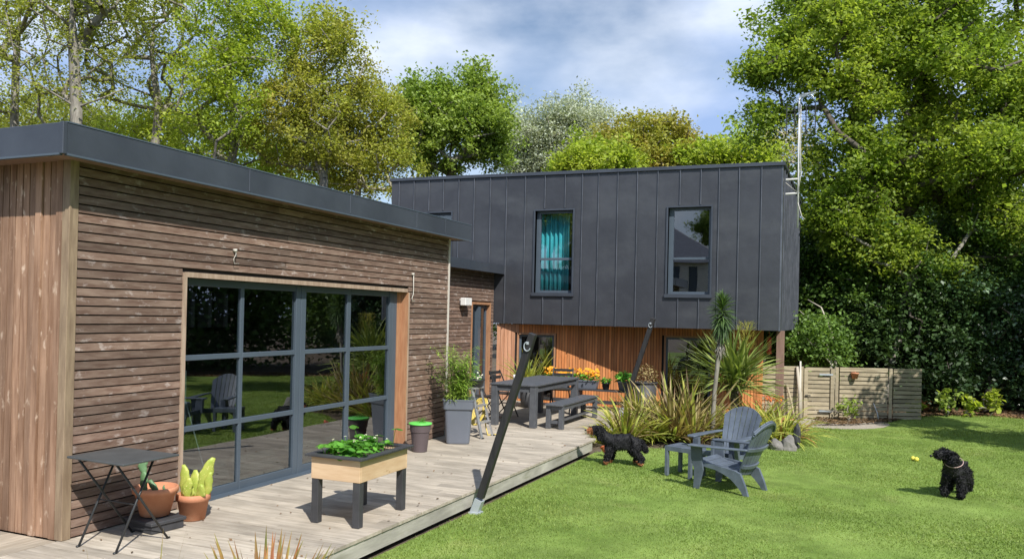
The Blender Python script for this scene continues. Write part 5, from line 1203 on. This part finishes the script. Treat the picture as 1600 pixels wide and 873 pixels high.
# right: the big oak and what stands under it
oakR = tree('oak_tree', 'huge bright green spring oak filling the right of the picture', 'tree', gb(1440, 22.5), [B(1215, 95, 21, 62, 55), B(1195, 185, 21.5, 48, 20), B(1310, 70, 21, 90, 95), B(1330, 230, 21, 75, 95), B(1470, 90, 21, 120, 100), B(1480, 250, 21.5, 150, 80), B(1600, 150, 22, 120, 150), B(1350, 360, 21.5, 80, 60), B(1420, -30, 22, 200, 60)], 470, 290, .115, M['lf_oakR'], M['bark_dark'], .42, .45, 61, lean=(-.8, 0))
tree('understory_tree', 'shaded green understory tree right of the zinc storey', 'tree', gb(1370, 22.5), [B(1300, 400, 22.5, 70, 70), B(1400, 420, 21.5, 90, 60), B(1540, 370, 21.5, 90, 50)], 150, 190, .10, M['lf_mid'], M['bark_dark'], .2, .45, 62)
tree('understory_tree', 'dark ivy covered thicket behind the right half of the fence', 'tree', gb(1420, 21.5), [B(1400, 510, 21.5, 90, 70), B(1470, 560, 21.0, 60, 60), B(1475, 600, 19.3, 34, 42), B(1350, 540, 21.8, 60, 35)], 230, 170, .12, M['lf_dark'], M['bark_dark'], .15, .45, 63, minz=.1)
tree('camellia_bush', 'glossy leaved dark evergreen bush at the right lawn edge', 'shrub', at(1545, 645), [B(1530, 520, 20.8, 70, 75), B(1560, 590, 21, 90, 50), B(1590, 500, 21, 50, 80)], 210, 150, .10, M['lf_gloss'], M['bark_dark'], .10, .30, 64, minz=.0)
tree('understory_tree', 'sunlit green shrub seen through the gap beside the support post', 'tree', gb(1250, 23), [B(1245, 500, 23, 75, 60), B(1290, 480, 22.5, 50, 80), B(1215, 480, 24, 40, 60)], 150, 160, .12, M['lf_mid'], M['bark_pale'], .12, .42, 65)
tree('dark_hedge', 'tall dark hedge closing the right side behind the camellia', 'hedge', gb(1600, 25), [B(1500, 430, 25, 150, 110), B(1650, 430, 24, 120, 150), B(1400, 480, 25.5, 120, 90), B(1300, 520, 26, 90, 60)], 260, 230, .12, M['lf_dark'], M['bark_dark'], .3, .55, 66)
mb = MB(); o_ = pD(1300, 568, 18.9)
for pts in ([(1300, 568), (1290, 530), (1272, 505), (1250, 486)], [(1298, 566), (1275, 545), (1252, 533), (1245, 514)], [(1306, 570), (1300, 520), (1283, 480), (1262, 468)]):
    mb.tube([Vector((o_.x, o_.y, -.3))]+[pD(u_, v_, 19+.3*i) for i, (u_, v_) in enumerate(pts)], [.03, .028, .022, .017, .010], 6)
tag(mb.build('bare_branches', M['bark_pale'], smooth=True), 'pale bare forked trunk rising just behind the gate', 'tree')
tree('leafy_shrub', 'leafy shrub in sunlit leaf colour rising behind the gate and pale branches', 'shrub', gb(1275, 19.6), [B(1275, 535, 19.6, 48, 34), B(1225, 540, 20.2, 36, 30)], 90, 120, .09, M['lf_mid_lit'], M['bark'], .05, .3, 69)
tree('hazel_tree', 'sunlit lime green branches hanging low right of centre under the big oak', 'tree', gb(1380, 20.8), [B(1400, 395, 20.6, 45, 26), B(1300, 330, 20.8, 40, 40), B(1490, 420, 20.6, 40, 22), B(1560, 330, 20.6, 60, 40)], 80, 120, .10, M['lf_oakR'], M['bark'], .09, .32, 67)
tree('understory_tree', 'layered branches in sunlit mid green colour in front of the dark hedge', 'tree', gb(1500, 21.6), [B(1360, 470, 21.4, 50, 22), B(1500, 470, 21.4, 50, 18), B(1575, 440, 21.4, 50, 28), B(1430, 430, 21.6, 60, 22), B(1340, 420, 21.6, 50, 24)], 95, 120, .09, M['lf_mid_lit'], M['bark'], .08, .3, 77)
ov = tree('oak_tree', 'unseen oak just outside the right edge placed to shade the fence end', 'tree', (6.0, 15.6, -.3), [((3.95, 16.85, 4.0), (.9, .8, .6)), ((6.6, 13.6, 5.2), (1.3, 1.1, .9))], 60, 200, .13, M['lf_oakR'], M['bark_dark'], .22, .45, 68)  # out of view; crown blobs placed so their shadow dapples the fence
# trees outside the right edge of the frame that the windows mirror, and a wood belt behind everything
for k, (x, y, rz_, s_) in enumerate(((9.5, 20.5, 1.0, .8), (14, 15, 2.2, .85), (15.5, 9, 4.0, .9), (18, 3, 5.1, .9))):
    o = dup(oakR, (x, y, -.3), rz_, ('oak beyond the right edge of the picture nearest the hedge', 'oak beyond the right edge of the picture second from hedge', 'oak on the far right side mirrored in the glazing', 'last oak on the right side of the garden')[k]); o.scale = (s_, s_, s_); o['group'] = 'oaks outside the frame mirrored in the glazing'
def belt(name, lab, pts, n, size, lm, seed, crad=.9):
    rs = np.random.RandomState(seed); C = []
    for (p0, p1, z0, z1, th, frac) in pts:
        k = int(n*frac/260); t = rs.random(k)[:, None]; q = np.array(p0)*(1-t)+np.array(p1)*t
        top = z0+(z1-z0)*(.72+.28*np.sin(t[:, 0]*31+seed)*np.sin(t[:, 0]*11+1)); z = z0+(top-z0)*rs.random(k)**.8
        c_ = np.column_stack([q[:, 0]+rs.normal(0, th, k), q[:, 1]+rs.normal(0, th, k), z])
        r_ = crad*np.exp(rs.normal(0, .35, k)); m_ = np.maximum(30, (260*(r_/crad)**1.6).astype(int)); ix = np.repeat(np.arange(k), m_)
        C.append(c_[ix]+rs.normal(size=(len(ix), 3))*r_[ix][:, None]*np.array([.55, .55, .45]))
    V_, F_ = leaves_np(np.concatenate(C), size, rs, .65, .3); return tag(link(name, np_mesh(name, V_, F_, lm)), lab, 'woodland', kind='stuff')
def gq(u_, D_): p = pD(u_, 500, D_); return (p.x, p.y)
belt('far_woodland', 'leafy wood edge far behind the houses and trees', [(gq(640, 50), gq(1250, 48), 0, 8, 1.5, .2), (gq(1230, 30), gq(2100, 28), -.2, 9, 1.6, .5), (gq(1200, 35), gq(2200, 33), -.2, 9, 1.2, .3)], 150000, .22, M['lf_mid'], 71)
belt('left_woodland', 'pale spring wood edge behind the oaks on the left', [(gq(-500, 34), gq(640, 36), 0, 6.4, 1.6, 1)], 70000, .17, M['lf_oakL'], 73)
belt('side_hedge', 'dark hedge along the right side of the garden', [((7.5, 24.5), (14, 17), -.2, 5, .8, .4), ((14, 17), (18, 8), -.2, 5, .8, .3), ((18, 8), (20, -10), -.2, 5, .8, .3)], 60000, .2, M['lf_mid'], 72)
# neighbour's house behind the camera, mirrored by the upper windows
NH = thing('neighbour_house', 'white rendered neighbouring house with grey slate roof mirrored in the window', 'house', (-9, -12, 0))
mb = MB(); cells(mb, 'y', -12.2, .2, -13, -6.6, -.3, 5.2, [(-9.6, -9.1, 3.4, 4.9), (-8.6, -8.1, 3.4, 4.9), (-11.5, -10.6, .8, 2.2)]); mb.box(-13, -12.8, -20, -12.2, -.3, 5.2); mb.box(-6.8, -6.6, -20, -12.2, -.3, 5.2); mb.build('wall', M['render'], NH)
mb = MB(); mb.hexa([(-13.4, -20.4, 5.1), (-6.2, -20.4, 5.1), (-6.2, -11.7, 5.1), (-13.4, -11.7, 5.1)], [(-13.2, -17, 7.6), (-10.4, -17, 7.6), (-10.4, -15, 7.6), (-13.2, -15, 7.6)]); mb.build('roof', M['slate'], NH)
mb = MB(); 
for (x0, x1, z0, z1) in ((-9.6, -9.1, 3.4, 4.9), (-8.6, -8.1, 3.4, 4.9), (-11.5, -10.6, .8, 2.2)): mb.box(x0, x1, -12.15, -12.1, z0, z1)
mb.build('window', M['alu'], NH)
o = dup(oakR, (-16, -22, -.3), 2.9, 'oak behind the neighbouring house'); o.scale = (.8, .8, .8); o['group'] = 'oaks outside the frame mirrored in the glazing'
o = dup(oakR, (-1.5, -24, -.3), .9, 'oak behind the camera beside the neighbouring house'); o.scale = (.8, .8, .8); o['group'] = 'oaks outside the frame mirrored in the glazing'

# light metal tripod standing inside the room
tpd = thing('tripod', 'thin grey metal tripod standing inside behind the left glass pane', 'tripod', (-6.35, 6.35, .0))
mb = MB(); mb.tube([(-6.35, 6.35, .75), (-6.35, 6.35, 1.25)], .009, 6); mb.build('column', M['alum'], tpd)
for q in (.3, 2.4, 4.5):
    mb = MB(); mb.tube([(-6.35, 6.35, .95), (-6.35+.3*math.cos(q), 6.35+.3*math.sin(q), .002)], .008, 6); mb.build('leg', M['alum'], tpd)

o = dup(ash, (-18, -15, -.3), 1.2, 'green tree left of the neighbouring house mirrored in the curtained window')
o = dup(ash, (-7.5, -21, -.3), 3.2, 'green tree behind the neighbouring roof mirrored in the right window')

rs = np.random.RandomState(19); n = 130; X = -3.8-2*rs.random(n)**1.3; Y = 4.2+9*rs.random(n)
Vv, Ff = leaves_np(np.stack([X, Y, np.full(n, .008)], 1), .032, rs, .55, 3.0); tag(link('fallen_leaves', np_mesh('fallen_leaves', Vv, Ff, M['litter'])), 'scattered tiny dry leaves lying on the grey decking', 'fallen leaves', kind='stuff')
